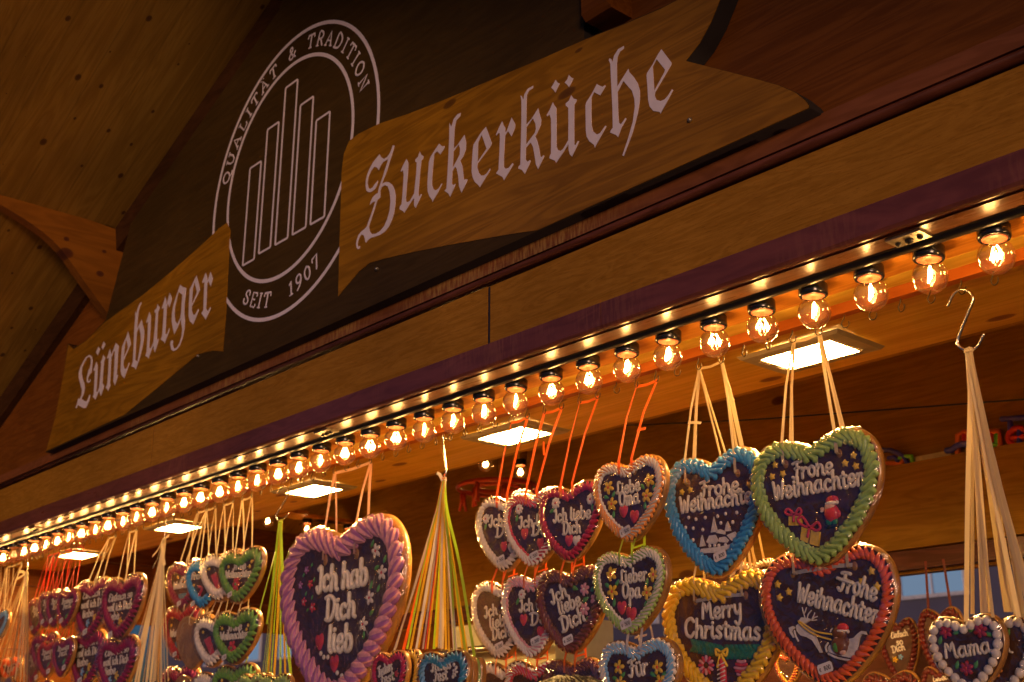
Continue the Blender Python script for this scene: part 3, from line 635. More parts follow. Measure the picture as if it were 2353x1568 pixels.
 'lg': ('L2', [[(720, 395), (750, 425), (800, 440), (795, 500), (780, 620), (772, 760), (782, 880), (775, 1000), (750, 1120), (715, 1220), (670, 1280), (630, 1300), (600, 1280), (585, 1210), (590, 1165), (610, 1150), (620, 1160), (615, 1220), (635, 1265), (670, 1255), (710, 1190), (740, 1090), (748, 1000), (735, 930), (730, 860), (690, 960), (640, 1070), (625, 1010), (605, 900), (608, 780), (630, 660), (680, 510)], [(695, 495), (750, 530), (740, 650), (732, 780), (720, 850), (680, 930), (650, 890), (640, 800), (645, 700)]]),
 'le2': ('L2', [[(942, 270), (965, 360), (988, 465), (875, 690), (875, 750), (895, 805), (925, 800), (965, 725), (972, 740), (895, 935), (850, 890), (835, 820), (840, 640), (850, 460), (880, 400)], [(915, 357), (945, 480), (945, 505), (878, 668), (888, 450)]]),
 'lr2': ('L2', [[(1067, 232), (1085, 290), (1090, 350), (1133, 220), (1162, 310), (1135, 418), (1105, 345), (1085, 375), (1078, 560), (1070, 720), (1095, 760), (1130, 700), (1135, 715), (1065, 872), (1050, 840), (1008, 785), (1035, 740), (1042, 560), (1050, 355), (1025, 375), (1020, 355), (1045, 290)]]),
}
for g_, (k, loops) in GL.items():
    sp(fill2d('gothic_letter', [pl(k, L) for L in loops], SY - .0026, SY - .0014, M['vinyl']))
# round emblem: two rings, five tall bars, words on the ring
EC = (-1.7431 * SY, 1.6 + .9836 * SY); ER = .2778 * SY
def circ(r, n=96): return [(EC[0] + r * math.cos(2 * math.pi * k / n), EC[1] + r * math.sin(2 * math.pi * k / n)) for k in range(n)]
inn = pl('c1', [(1935, 335), (2168, 740), (1400, 1300), (1700, 440), (1480, 930), (2090, 500)]) + pl('c4', [(1610, 328), (1800, 240), (1450, 180)])
ix = np.array(inn); A = np.c_[2 * ix, np.ones(len(ix))]; sol = np.linalg.lstsq(A, (ix ** 2).sum(1), rcond=None)[0]
IC = (float(sol[0]), float(sol[1])); IR = float(math.sqrt(sol[2] + sol[0] ** 2 + sol[1] ** 2))
sp(fill2d('emblem_ring', [circ(ER + .0055), circ(ER - .0055)], SY - .0012, SY - .0001, M['vinyl']))
def circ2(r, n=96): return [(IC[0] + r * math.cos(2 * math.pi * k / n), IC[1] + r * math.sin(2 * math.pi * k / n)) for k in range(n)]
sp(fill2d('emblem_ring', [circ2(IR + .0055), circ2(IR - .0055)], SY - .0012, SY - .0001, M['vinyl']))
bars = [((1525, 1040), (1598, 985), (1490, 1626), (1565, 1590)), ((1632, 800), (1706, 748), (1588, 1560), (1665, 1510)), ((1740, 545), (1818, 492), (1692, 1505), (1775, 1450)),
        ((1833, 650), (1915, 595), (1795, 1445), (1885, 1385)), ((1930, 740), (2020, 688), (1905, 1380), (1995, 1325))]
for q in bars:
    (a, b_, c, d) = pl('c1', q)
    x0, x1 = (a[0] + c[0]) / 2 - .001, (b_[0] + d[0]) / 2 + .001; z1, z0 = (a[1] + b_[1]) / 2 + .002, (c[1] + d[1]) / 2 - .002
    def rr(i, rad):
        out = []
        for cx, cz, t0 in ((x1 - i - rad, z1 - i - rad, 0), (x0 + i + rad, z1 - i - rad, 90), (x0 + i + rad, z0 + i + rad, 180), (x1 - i - rad, z0 + i + rad, 270)):
            for k in range(5): t = R(t0 + k * 22.5); out.append((cx + rad * math.cos(t), cz + rad * math.sin(t)))
        return out
    sp(fill2d('emblem_bar', [rr(0, .008), rr(.0065, .003)], SY - .0012, SY - .0001, M['vinyl']))
CAPS = {'Q': ([[(.5, 1), (.15, .8), (.05, .5), (.2, .15), (.5, 0), (.8, .15), (.95, .5), (.85, .82), (.5, 1)], [(.5, .05), (.8, -.2), (1.05, -.22)]], 1.05), 'U': ([[(.1, 1), (.1, .35), (.3, .03), (.6, .03), (.8, .35), (.8, 1)], [(-.05, 1), (.25, 1)], [(.65, 1), (.95, 1)]], .95),
        'A': ([[(.05, 0), (.45, 1), (.85, 0)], [(.2, .35), (.7, .35)], [(-.08, 0), (.2, 0)], [(.7, 0), (1.0, 0)]], .95), 'L': ([[(.15, 1), (.15, 0), (.75, 0), (.8, .22)], [(0, 1), (.32, 1)]], .85), 'I': ([[(.2, 0), (.2, 1)], [(.03, 0), (.37, 0)], [(.03, 1), (.37, 1)]], .45),
        'T': ([[(.45, 0), (.45, 1)], [(.0, .8), (.03, 1), (.87, 1), (.9, .8)], [(.28, 0), (.62, 0)]], .92), '&': ([[(.95, .45), (.7, .12), (.4, 0), (.12, .15), (.2, .42), (.55, .68), (.5, .95), (.3, .95), (.25, .72), (.6, .25), (.95, 0)]], 1.0),
        'R': ([[(.15, 0), (.15, 1), (.55, 1), (.75, .8), (.7, .58), (.45, .5), (.18, .5)], [(.45, .5), (.85, 0)], [(0, 0), (.32, 0)]], .9), 'D': ([[(.15, 0), (.15, 1), (.5, 1), (.85, .78), (.92, .45), (.75, .12), (.45, 0), (.02, 0)]], 1.02),
        'O': ([[(.5, 1), (.15, .8), (.05, .5), (.2, .15), (.5, 0), (.8, .15), (.95, .5), (.85, .82), (.5, 1)]], 1.02), 'N': ([[(.15, 0), (.15, 1), (.85, 0), (.85, 1)], [(0, 0), (.3, 0)], [(.7, 1), (1, 1)]], 1.02), 'S': ([[(.68, .75), (.62, .95), (.38, 1), (.12, .85), (.15, .62), (.5, .48), (.7, .28), (.58, .05), (.3, 0), (.06, .1), (.03, .3)]], .75),
        'E': ([[(.78, .82), (.75, 1), (.15, 1), (.15, 0), (.78, 0), (.82, .2)], [(.15, .52), (.58, .52)]], .85), '1': ([[(.05, .82), (.28, 1), (.28, 0)], [(.08, 0), (.48, 0)]], .55), '9': ([[(.68, .62), (.5, .42), (.22, .45), (.08, .7), (.2, .95), (.5, 1), (.68, .78), (.65, .45), (.45, .15), (.15, -.05)]], .75), '0': ([[(.4, 1), (.15, .8), (.08, .5), (.18, .15), (.4, 0), (.62, .15), (.72, .5), (.65, .82), (.4, 1)]], .8), '7': ([[(.05, .8), (.08, 1), (.7, 1), (.3, 0)]], .75)}
CAPS['Ä'] = (CAPS['A'][0] + [[(.25, 1.18), (.26, 1.2)], [(.62, 1.18), (.63, 1.2)]], .95)
def ang(k, x, y): p = pl(k, [(x, y)])[0]; return math.atan2(p[1] - EC[1], p[0] - EC[0]), math.hypot(p[0] - EC[0], p[1] - EC[1])
def arc_word(txt, a0, a1, rb_, h, up=1):
    """letters standing on a circle; a0, a1 are the angles of first and last letter centres"""
    adv = [CAPS[c][1] if c in CAPS else .75 for c in txt]
    pos = [0]
    for i in range(1, len(txt)): pos.append(pos[-1] + (adv[i - 1] + adv[i]) / 2 + .28)
    for c, p in zip(txt, pos):
        if c == ' ': continue
        t = a0 + (a1 - a0) * p / pos[-1]
        mb = MB()
        for st in CAPS[c][0]:
            P = smooth_path(st, 3) if len(st) > 6 else st
            out = []
            for (u, v) in P:
                u = (u - CAPS[c][1] / 2) * h * .95; v = v * h
                ex_, ez_ = EC[0] - IC[0], EC[1] - IC[1]; bq = ex_ * math.cos(t) + ez_ * math.sin(t)
                ri = -bq + math.sqrt(max(0, bq * bq - ex_ * ex_ - ez_ * ez_ + IR * IR)); rm = (ER + ri) / 2
                rr_ = rm + (v - h * .5) * up
                tx = (math.sin(t), -math.cos(t)) if up > 0 else (-math.sin(t), math.cos(t))
                out.append((EC[0] + rr_ * math.cos(t) + tx[0] * u, SY - .0003, EC[1] + rr_ * math.sin(t) + tx[1] * u))
            mb.tube(out, 0.0026 if len(st) <= 2 and abs(st[0][1] - st[-1][1]) < .1 else .0035, 6, flat=.25, up=(0, 1, 0))
        sp(mb.build('emblem_letter', M['vinyl']))
aQ, rQ = ang('c1', 1385, 1090); aN, rN = ang('c1', 2220, 520)
if aQ < 0: aQ += 2 * math.pi
hcap = (ER - IR) * .40
mid = (ER + IR) / 2 - hcap / 2
arc_word('QUALITÄT & TRADITION', aQ, aN, mid, hcap)
aS, _ = ang('c4', 1508, 425); a7, _ = ang('c4', 1935, 205)
arc_word('SEIT  1907', aS, a7, mid + hcap, hcap, -1)
# screws through the board
for k, x, y in (('c4', 2307, 237), ('g', 1585, 276), ('c4', 1212, 770)):
    p = onY(k, x, y, SY - .003); b = MB(); b.tube([(p[0], SY - .004, p[2]), (p[0], SY + .001, p[2])], .0045, 10); sp(b.build('screw', M['plate']))
# ------------------------------------------------------------------ piped handwriting
GLY = {
 'a': ([[(.85, .85), (.5, 1), (.15, .7), (.1, .3), (.35, 0), (.65, .15), (.85, .6)], [(.86, 1), (.85, .3), (1.0, .02), (1.18, .12)]], 1.2), 'b': ([[(.1, 2), (.1, .25), (.3, 0), (.7, .1), (.85, .5), (.65, .95), (.3, .9), (.12, .6)]], 1.02),
 'c': ([[(.8, .8), (.5, 1), (.15, .75), (.1, .35), (.4, 0), (.85, .2)]], .98), 'd': ([[(.85, .85), (.5, 1), (.15, .7), (.1, .3), (.4, 0), (.75, .2), (.88, .8)], [(.88, 2), (.88, .25), (1.08, .02)]], 1.15),
 'e': ([[(.12, .45), (.5, .5), (.8, .7), (.6, 1), (.25, .9), (.1, .45), (.3, .03), (.6, 0), (.9, .25)]], .98), 'f': ([[(.75, 1.9), (.5, 2), (.3, 1.6), (.3, 0)], [(.05, 1.05), (.65, 1.05)]], .72),
 'h': ([[(.1, 2), (.1, 0)], [(.12, .6), (.4, 1), (.7, .85), (.75, .4), (.75, .1), (.95, 0)]], 1.0), 'i': ([[(.15, 1), (.15, .2), (.38, 0)], [(.16, 1.48), (.18, 1.55)]], .48), 'l': ([[(.15, 2), (.13, .3), (.38, 0)]], .48),
 'm': ([[(.1, 1), (.1, 0)], [(.12, .6), (.38, 1), (.58, .8), (.58, 0)], [(.6, .6), (.86, 1), (1.08, .8), (1.08, .15), (1.3, 0)]], 1.36), 'n': ([[(.1, 1), (.1, 0)], [(.12, .6), (.42, 1), (.7, .8), (.7, .15), (.92, 0)]], .98),
 'o': ([[(.5, 1), (.15, .8), (.1, .35), (.45, 0), (.8, .3), (.78, .78), (.45, 1)]], .95), 'p': ([[(.1, 1), (.1, -.9)], [(.12, .6), (.42, 1), (.8, .75), (.75, .25), (.4, 0), (.15, .2)]], 1.0), 'r': ([[(.1, 1), (.1, 0)], [(.12, .55), (.38, .95), (.66, .9)]], .72),
 's': ([[(.7, .85), (.4, 1), (.15, .75), (.4, .5), (.65, .25), (.4, 0), (.05, .12)]], .82), 't': ([[(.3, 1.6), (.3, .2), (.5, 0), (.7, .1)], [(0, 1.08), (.65, 1.08)]], .74), 'u': ([[(.1, 1), (.12, .3), (.38, 0), (.7, .3), (.78, 1)], [(.78, .9), (.78, .2), (1.0, 0)]], 1.02),
 'ü': ([[(.1, 1), (.12, .3), (.38, 0), (.7, .3), (.78, 1)], [(.78, .9), (.78, .2), (1.0, 0)], [(.25, 1.45), (.26, 1.52)], [(.65, 1.45), (.66, 1.52)]], 1.02), 'w': ([[(.1, 1), (.2, .1), (.4, .1), (.58, .8), (.7, .08), (.92, .12), (1.1, 1)]], 1.2),
 'y': ([[(.1, 1), (.15, .4), (.4, .15), (.75, .5)], [(.82, 1), (.72, -.4), (.38, -.9), (.05, -.6)]], .98), 'D': ([[(.25, 1.85), (.22, .05)], [(-.1, 1.85), (.5, 2), (1.1, 1.5), (1.1, .6), (.6, 0), (0, .05)]], 1.3), 'C': ([[(1.1, 1.6), (.8, 2), (.3, 1.7), (.1, .9), (.3, .2), (.8, 0), (1.2, .4)]], 1.3),
 'E': ([[(1, 1.75), (.6, 2), (.25, 1.6), (.55, 1.1), (.12, .7), (.2, .15), (.6, 0), (1.05, .3)]], 1.1), 'F': ([[(.05, 1.8), (.5, 1.95), (1.15, 2)], [(.58, 1.9), (.52, .6), (.3, .02), (-.05, .2)], [(.3, 1), (.85, 1.08)]], 1.0), 'I': ([[(0, .3), (.25, -.05), (.5, .3), (.52, 1.95), (.15, 1.75)]], .78),
 'L': ([[(.80, 1.75), (.55, 2), (.34, 1.65), (.36, .7), (.16, .1), (.02, .3), (.3, .28), (.9, 0)]], 1.0), 'M': ([[(0, .1), (.22, 1.9), (.6, .75), (1.0, 1.9), (1.12, .15), (1.35, 0)]], 1.42), 'O': ([[(.6, 2), (.15, 1.5), (.12, .5), (.6, 0), (1.1, .5), (1.1, 1.5), (.55, 2)]], 1.3),
 'W': ([[(0, 1.9), (.25, .1), (.42, .1), (.65, 1.3), (.88, .1), (1.05, .15), (1.3, 1.9)]], 1.42), 'G': ([[(1.1, 1.6), (.8, 2), (.3, 1.7), (.1, .9), (.3, .2), (.8, 0), (1.1, .4), (1.1, .9), (.7, .9)]], 1.3),
 '5': ([[(.7, 2), (.15, 2), (.1, 1.15), (.5, 1.2), (.75, .7), (.5, .05), (.05, .15)]], .95), '0': ([[(.4, 2), (.1, 1.5), (.1, .5), (.4, 0), (.72, .5), (.72, 1.5), (.4, 2)]], .95), '8': ([[(.4, 1.05), (.12, 1.5), (.4, 2), (.68, 1.5), (.4, 1.05), (.08, .5), (.4, 0), (.74, .5), (.4, 1.05)]], .95), '€': ([[(.9, 1.7), (.5, 2), (.2, 1), (.5, 0), (.9, .3)], [(0, 1.2), (.65, 1.2)], [(0, .8), (.6, .8)]], 1.3)}
def text_len(t): return sum(GLY[c][1] + .08 if c in GLY else .6 for c in t)
def write(mb, t, p0, p1, xh, y, r, flat=.75, seg=6, wob=0.02):
    """pipe the words t from p0 to p1 (x, z) with x-height xh at depth y"""
    v_ = lambda v: 1 + (v - 1) * .66 if v > 1 else v
    L = text_len(t); dx, dz = p1[0] - p0[0], p1[1] - p0[1]; D = math.hypot(dx, dz)
    ex = (dx / D, dz / D); ey = (-ex[1], ex[0]); s = D / L; x = 0
    for c in t:
        if c not in GLY: x += .6; continue
        jit = rnd.uniform(-wob, wob) * 2
        for st in GLY[c][0]:
            P = smooth_path(st, 3)
            mb.tube([(p0[0] + ex[0] * (x + u) * s + ey[0] * (v_(v) + jit) * xh, y, p0[1] + ex[1] * (x + u) * s + ey[1] * (v_(v) + jit) * xh) for u, v in P], r, seg, flat=flat, up=(0, 1, 0))
        x += GLY[c][1] + .08
# ------------------------------------------------------------------ gingerbread hearts
HALF = [(0, .30), (.07, .445), (.17, .485), (.28, .5), (.39, .455), (.47, .35), (.50, .215), (.485, .06), (.42, -.11), (.31, -.275), (.19, -.40), (.09, -.475), (0, -.5)]
def outline(w, h, notch=.30, n=5):
    hp = [(x, z if i > 0 else notch) for i, (x, z) in enumerate(HALF)]
    right = smooth_path(hp, n); left = [(-x, z) for x, z in right[::-1]]
    P = right[:-1] + left[:-1]
    return [(x * w, z * h) for x, z in P]
def resample(P, n):
    A = np.array(list(P) + [P[0]]); d = np.r_[0, np.cumsum(np.hypot(*np.diff(A, axis=0).T))]
    s = np.linspace(0, d[-1], n, endpoint=False)
    return np.c_[np.interp(s, d, A[:, 0]), np.interp(s, d, A[:, 1])], d[-1]
class Heart:
    def __init__(s, label, k, L, Rr, T1, T2, B, Y=1.80, name='gingerbread_heart', roll=0, bw=.12, style='zig', c1='white', c2=None, thick=.016, n=None, yaw=0, group='gingerbread hearts hanging on the stall', back=False, cat='gingerbread heart', notch=.40, dot=None):
        pL, pR, p1, p2, pB = (onY(k, *q, Y) for q in (L, Rr, T1, T2, B))
        s.k, s.Y = k, Y
        s.w = pR[0] - pL[0]; zt = (p1[2] + p2[2]) / 2; s.h = zt - pB[2]
        s.cx, s.cz = (pL[0] + pR[0]) / 2, (zt + pB[2]) / 2
        s.root = empty(name, (s.cx, Y, s.cz), label, cat, group, rot=(0, R(-roll), R(yaw)))
        s.roll = R(roll); s.t = thick; s.front = -thick / 2; w, h = s.w, s.h
        O = outline(w, h, notch); n_ = len(O)
        # clear wrapper: a crinkled film lying over icing and face
        fb = MB(); d0 = thick / 2 + (.34 * bw * w if not back else .001); jit = [rnd.uniform(-.012, .012) for _ in O]
        rows = [(1.035, .0), (1.01, -d0 * .62), (.93, -d0), (.74, -thick / 2 - .010), (.45, -thick / 2 - .0075)]
        for sc, y in rows: fb.v += [(x * (sc + (j if sc > 1.02 else 0)), y, z * (sc + (j if sc > 1.02 else 0))) for (x, z), j in zip(O, jit)]
        fb.v.append((0, -thick / 2 - .0068, -.02 * h))
        for i in range(4):
            for j in range(n_): fb.f.append((i * n_ + j, i * n_ + (j + 1) % n_, (i + 1) * n_ + (j + 1) % n_, (i + 1) * n_ + j))
        for j in range(n_): fb.f.append((4 * n_ + j, 4 * n_ + (j + 1) % n_, 5 * n_))
        fb.m = [0] * len(fb.f)
        if Y < 2.9: fb.build('cellophane_wrap', M['film'], s.root)
        # baked body: rounded slab
        mb = MB()
        loops = [(thick / 2, .96), (thick * .3, 1.01), (-thick * .2, 1.01), (-thick * .5, .97)]
        vs = []
        for y, sc in loops: vs += [(x * sc, y, z * sc) for x, z in O]
        cf, cb = len(vs), len(vs) + 1; vs += [(0, -thick * .5, -.02 * h), (0, thick / 2, -.02 * h)]
        fs = []; mm = []
        for i in range(3):
            for j in range(n_):
                j2 = (j + 1) % n_; fs.append((i * n_ + j, i * n_ + j2, (i + 1) * n_ + j2, (i + 1) * n_ + j)); mm.append(1)
        for j in range(n_):
            j2 = (j + 1) % n_; fs.append((3 * n_ + j, 3 * n_ + j2, cf)); mm.append(0); fs.append((j2, j, cb)); mm.append(1)
        mb.v = vs; mb.f = fs; mb.m = mm
        if back: mb.m = [1] * len(mm)
        o = mb.build('gingerbread', [M['ginger'], M['gingerback']], s.root)
        for p in o.data.polygons:
            p.use_smooth = len(p.vertices) == 4
        if back: return
        # piped border
        b = bw * w; s.bw = b
        P, per = resample(O, 240)
        T = np.roll(P, -1, 0) - np.roll(P, 1, 0); T /= np.linalg.norm(T, axis=1)[:, None]
        Nn = np.c_[-T[:, 1], T[:, 0]]
        # O runs clockwise from the notch: inward normal
        if ((P[60] - np.array([0, 0])) @ Nn[60]) > 0: Nn = -Nn
        C = P + Nn * (b * (.66 if style == 'fan' else .53)); C2, per = resample([tuple(q) for q in C], 720)
        T2_ = np.roll(C2, -3, 0) - np.roll(C2, 3, 0); T2_ /= np.maximum(1e-9, np.linalg.norm(T2_, axis=1))[:, None]; N2 = np.c_[-T2_[:, 1], T2_[:, 0]]
        sgn = 1 if (C2[180] @ N2[180]) < 0 else -1
        N2 = N2 * sgn
        n = n or max(24, int(per / (b * .45))); ib = MB(); yf = s.front
        if style == 'zig':
            m_ = n * 12; rr_ = b * .148; pts = []
            for i in range(m_):
                ph = 2 * math.pi * i / 12; q = (i / m_) * 720; a = int(q) % 720
                c = C2[a]; t, nn = T2_[a], N2[a]
                la = math.sin(ph) * b * .36 * (1 + .12 * math.sin(i * .37)); ta = math.sin(2 * ph) * b * .15 + math.sin(ph) * b * .17
                pts.append((c[0] + nn[0] * la + t[0] * ta, yf - b * .13 - b * .07 * math.cos(ph), c[1] + nn[1] * la + t[1] * ta))
            ib.tube(pts, [rr_ * (1.12 + .14 * math.sin(i * .61) * math.sin(i * .083)) for i in range(m_)], 8, closed=True, flat=.85, up=(0, 1, 0), star=.16, lobes=4, m2=1 if c2 else None)
        elif style in ('shell', 'fan'):
            fan = style == 'fan'
            for i in range(n):
                a = int((i + .5) / n * 720) % 720; c = C2[a]; t, nn = T2_[a], N2[a]
                if fan: d = -(nn * .72 + t * .70)
                else: d = nn * .75 + t * .65
                d = d / np.linalg.norm(d); sd = np.array([-d[1], d[0]])
                Ls = b * (1.35 if fan else .98); wd = per / n * (.64 if fan else .52) * rnd.uniform(.9, 1.1); spine = []; rs = []
                for kk, (u, rr_, dep) in enumerate([(-.5, .62 if fan else .45, .03), (-.34, .95, .10), (-.1, 1.0, .16), (.15, .78, .13), (.38, .45, .07), (.52, .16, .0)]):
                    bend = sd * (u * u - .1) * b * .25
                    spine.append((c[0] - d[0] * u * Ls + bend[0], yf - dep * b * .8, c[1] - d[1] * u * Ls + bend[1])); rs.append(wd * rr_)
                ib.tube(spine, rs, 24 if fan else 10, flat=.55 if fan else .7, up=(0, 1, 0), star=.17 if fan else .12, lobes=6 if fan else 5, m2=1 if c2 else None, cap=False)
        elif style == 'dots':
            for i in range(n):
                a = int(i / n * 720) % 720; c = C2[a]
                r0 = per / n * .56 * rnd.uniform(.92, 1.06)
                ib.ball((c[0], yf - r0 * .25, c[1]), r0, 0, 10, 6, sy=.75)
        ib.build('icing_border', [ice(c1), ice(c2 or c1)], s.root)
    def loc(s, x, y, k=None):
        p = onY(k or s.k, x, y, s.Y + s.front); dx, dz = p[0] - s.cx, p[2] - s.cz; c, sn = math.cos(-s.roll), math.sin(-s.roll)
        return (dx * c - dz * sn, dx * sn + dz * c)
    def px(s, n):      # crop pixels -> metres (upright direction) around the centre of this heart
        return abs(onY(s.k, 0, 0, s.Y)[2] - onY(s.k, 0, n, s.Y)[2])
    def text(s, lines, r=None, c='cream'):
        mb = MB()
        for (t, x0, y0, x1, y1, xh) in lines:
            X = s.px(xh); write(mb, t, s.loc(x0, y0), s.loc(x1, y1), X, s.front - X * .09, r * s.w if r else X * (.16 if s.k == 'a' else .185))
        mb.build('lettering', ice(c), s.root)
    def at(s, x, y): return s.loc(x, y)
    def tagp(s, x, y, num='500', size=None, ang=14):
        W = size or .030; H = W * .56; c = s.at(x, y); a = R(ang); ex, ey = (math.cos(a), math.sin(a)), (-math.sin(a), math.cos(a))
        s.tf = s.front - .37 * getattr(s, 'bw', .01)
        def q(u, v): return (c[0] + ex[0] * u * W + ey[0] * v * H, c[1] + ex[1] * u * W + ey[1] * v * H)
        mb = MB(); mb.poly([q(-.5, -.3), (q(-.42, -.5)), q(.42, -.5), q(.5, -.3), q(.5, .3), q(.42, .5), q(-.42, .5), q(-.5, .3)], s.tf - .0005, s.tf, cx=c)
        o = mb.build('price_tag', M['tag'], s.root, False)
        pm = MB(); write(pm, '€', q(-.38, -.22), q(-.24, -.22), H * .20, s.tf - .0008, W * .018, .5, 4, 0); write(pm, num, q(-.08, -.25), q(.40, -.25), H * .26, s.tf - .0008, W * .02, .5, 4, 0)
        pm.build('print', M['print'], o)
    def flower(s, x, y, size, c='yellow', cc='candy', n=5, rot=0):
        r0 = s.px(size); c0 = s.at(x, y); mb = MB()
        for i in range(n):
            t = 2 * math.pi * i / n + rot
            p = [(c0[0] + math.cos(t) * r0 * u, s.front - .0012 - .0022 * dep, c0[1] + math.sin(t) * r0 * u) for u, dep in ((.1, 1.2), (.45, 1.2), (.8, .8), (1.0, .2))]
            mb.tube(p, [r0 * q for q in (.14, .30, .30, .12)], 6, flat=.35, up=(0, 1, 0), cap=False)
        mb.ball((c0[0], s.front - .0035, c0[1]), r0 * .26, 1, 8, 4, sy=.6)
        mb.build('flower', [ice(c), ice(cc)], s.root)
    def leaf(s, x, y, size, ang, c='leaf'):
        r0 = s.px(size); c0 = s.at(x, y); d = (math.cos(R(ang)), math.sin(R(ang))); mb = MB()
        mb.tube([(c0[0] + d[0] * r0 * u, s.front - .001, c0[1] + d[1] * r0 * u) for u in (-1, -.55, 0, .5, 1)], [r0 * q for q in (.12, .48, .52, .34, .06)], 6, flat=.4, up=(0, 1, 0), cap=False)
        mb.build('leaf', ice(c), s.root)
    def mini(s, x, y, size, c='candy', rot=0):
        W = s.px(size); c0 = s.at(x, y); mb = MB(); P = outline(W, W * 1.05, .2, 2); a = R(rot)
        P = [(c0[0] + u * math.cos(a) - v * math.sin(a), c0[1] + u * math.sin(a) + v * math.cos(a)) for u, v in P]; n_ = len(P)
        vs = [(u, s.front, v) for u, v in P] + [(c0[0] + (u - c0[0]) * .75, s.front - .0032, c0[1] + (v - c0[1]) * .75) for u, v in P] + [(c0[0], s.front - .0045, c0[1])]
        fs = [(i, (i + 1) % n_, n_ + (i + 1) % n_, n_ + i) for i in range(n_)] + [(n_ + i, n_ + (i + 1) % n_, 2 * n_) for i in range(n_)]
        mb.add(vs, fs); mb.build('candy_heart', ice(c), s.root)
    def stars(s, pts, size, c='gold'):
        for x, y in pts:
            r0 = s.px(size); c0 = s.at(x, y); mb = MB(); a0 = rnd.uniform(0, 1)
            P = [(c0[0] + math.cos(a0 + math.pi * i / 5) * r0 * (1 if i % 2 == 0 else .58), c0[1] + math.sin(a0 + math.pi * i / 5) * r0 * (1 if i % 2 == 0 else .58)) for i in range(10)]
            vs = [(u, s.front, v) for u, v in P] + [(c0[0] + (u - c0[0]) * .8, s.front - .003, c0[1] + (v - c0[1]) * .8) for u, v in P] + [(c0[0], s.front - .0042, c0[1])]
            fs = [(i, (i + 1) % 10, 10 + (i + 1) % 10, 10 + i) for i in range(10)] + [(10 + i, 10 + (i + 1) % 10, 20) for i in range(10)]
            mb.add(vs, fs); mb.build('star', ice(c), s.root)
    def dots(s, pts, size, c='white', name='sugar_dot'):
        for x, y in pts:
            mb = MB(); c0 = s.at(x, y); mb.ball((c0[0], s.front - .001, c0[1]), s.px(size), 0, 8, 5, sy=.6); mb.build(name, ice(c), s.root)
    def blob(s, name, pts, c, dep=.003, off=0.0):      # thin sugar cut-out of any outline
        P = [s.at(*q) for q in pts]
        o = fill2d(name, [P], s.front - dep - off, s.front - off + .0002, ice(c), s.root); return o
    def line(s, name, pts, size, c, off=.002, sm=True):
        P = [s.at(*q) for q in pts]; P = smooth_path(P, 4) if sm else P; mb = MB()
        mb.tube([(u, s.front - off, v) for u, v in P], s.px(size), 6, flat=.8, up=(0, 1, 0)); mb.build(name, ice(c), s.root)
    def ribbon(s, c='cream', hooks=None, hole=(.09, .17), w=.0072, z=2.3105, tail=None, band=True, k2=2):
        """ribbon from two screw hooks through the two holes of the heart (one mesh: one piece of ribbon)"""
        mb = MB(); hx, hz = hole[0] * s.w, (.5 - hole[1]) * s.h
        xs = hooks or [min(HX, key=lambda q: abs(q - (s.cx + sg * hx * .8))) for sg in (-1, 1)]
        if abs(xs[0] - xs[1]) < .01: xs = [xs[0], xs[0] + .0568]
        for sg, X in zip((-1, 1), xs):
            top = (X - s.cx, HY - s.Y, z - s.cz)
            for j in range(k2):
                y0 = (s.front - .008, .5 * s.t + .003, .5 * s.t + .006)[j]; ox = (0, .0035, -.003)[j]
                zt_ = .42 * s.h
                a = rnd.uniform(-.6, .6)
                pts = [(top[0], top[1] + .002 * j, top[2]), ((top[0] + sg * hx + ox) / 2 + rnd.uniform(-.002, .002), (top[1] + y0) / 2, (top[2] + zt_) / 2 + .02), (sg * hx + ox, y0, zt_ + .01), (sg * hx + (ox if j else 0), y0, hz if j == 0 else zt_ - .02)]
                if j == 0: pts.append((sg * hx, s.front + .003, hz - .003))
                sides = [(math.cos(a), math.sin(a), 0), (math.cos(a * .5), math.sin(a * .5), 0), (1, 0, 0), (1, 0, 0), (1, 0, 0)][:len(pts)]
                mb.strip(pts, w * rnd.uniform(.85, 1.1), side=sides)
        if band:
            mb.strip([(xs[0] - s.cx - .002, HY - s.Y, z - s.cz + .001), ((xs[0] + xs[1]) / 2 - s.cx, HY - s.Y, z - s.cz - .002), (xs[1] - s.cx + .002, HY - s.Y, z - s.cz + .002)], w, side=(0, .3, 1))
        if tail:
            for (dx, dz) in tail:
                b0 = (xs[0] - s.cx, HY - s.Y - .002, (z - s.cz) * .62)
                mb.strip([b0, (b0[0] + dx * .5, b0[1] - .003, b0[2] + dz * .6), (b0[0] + dx, b0[1] - .004, b0[2] + dz)], w, side=(0, .4, 1))
        mb.build('ribbon', rib(c), s.root, False)
    def ribbon_up(s, c, up, hole=(.09, .17), w=.0055):
        """ribbon from the two holes up behind the heart above, which carries this one"""
        mb = MB(); hx, hz = hole[0] * s.w, (.5 - hole[1]) * s.h
        for sg in (-1, 1):
            top = (up.cx + sg * hx * .9 - s.cx, up.Y - s.Y + .016, up.cz - up.h * .1 - s.cz)
            for j in range(2):
                y0 = (s.front - .008, .5 * s.t + .003)[j]; ox = (0, .005)[j]
                pts = [(top[0], top[1] + .002 * j, top[2]), (sg * hx + ox, y0, .46 * s.h), (sg * hx + (ox if j else 0), y0, hz if j == 0 else .3 * s.h)]
                if j == 0: pts.append((sg * hx, s.front + .003, hz - .003))
                mb.strip(pts, w * rnd.uniform(.85, 1.1), side=(1, rnd.uniform(-.3, .3), 0))
        mb.strip([(up.cx - hx * .9 - s.cx, up.Y - s.Y + .018, s.h * .5 + .006), (up.cx + hx * .9 - s.cx, up.Y - s.Y + .018, s.h * .5 + .010)], w * .8, side=(0, .3, 1))
        mb.build('ribbon', rib(c), s.root, False)
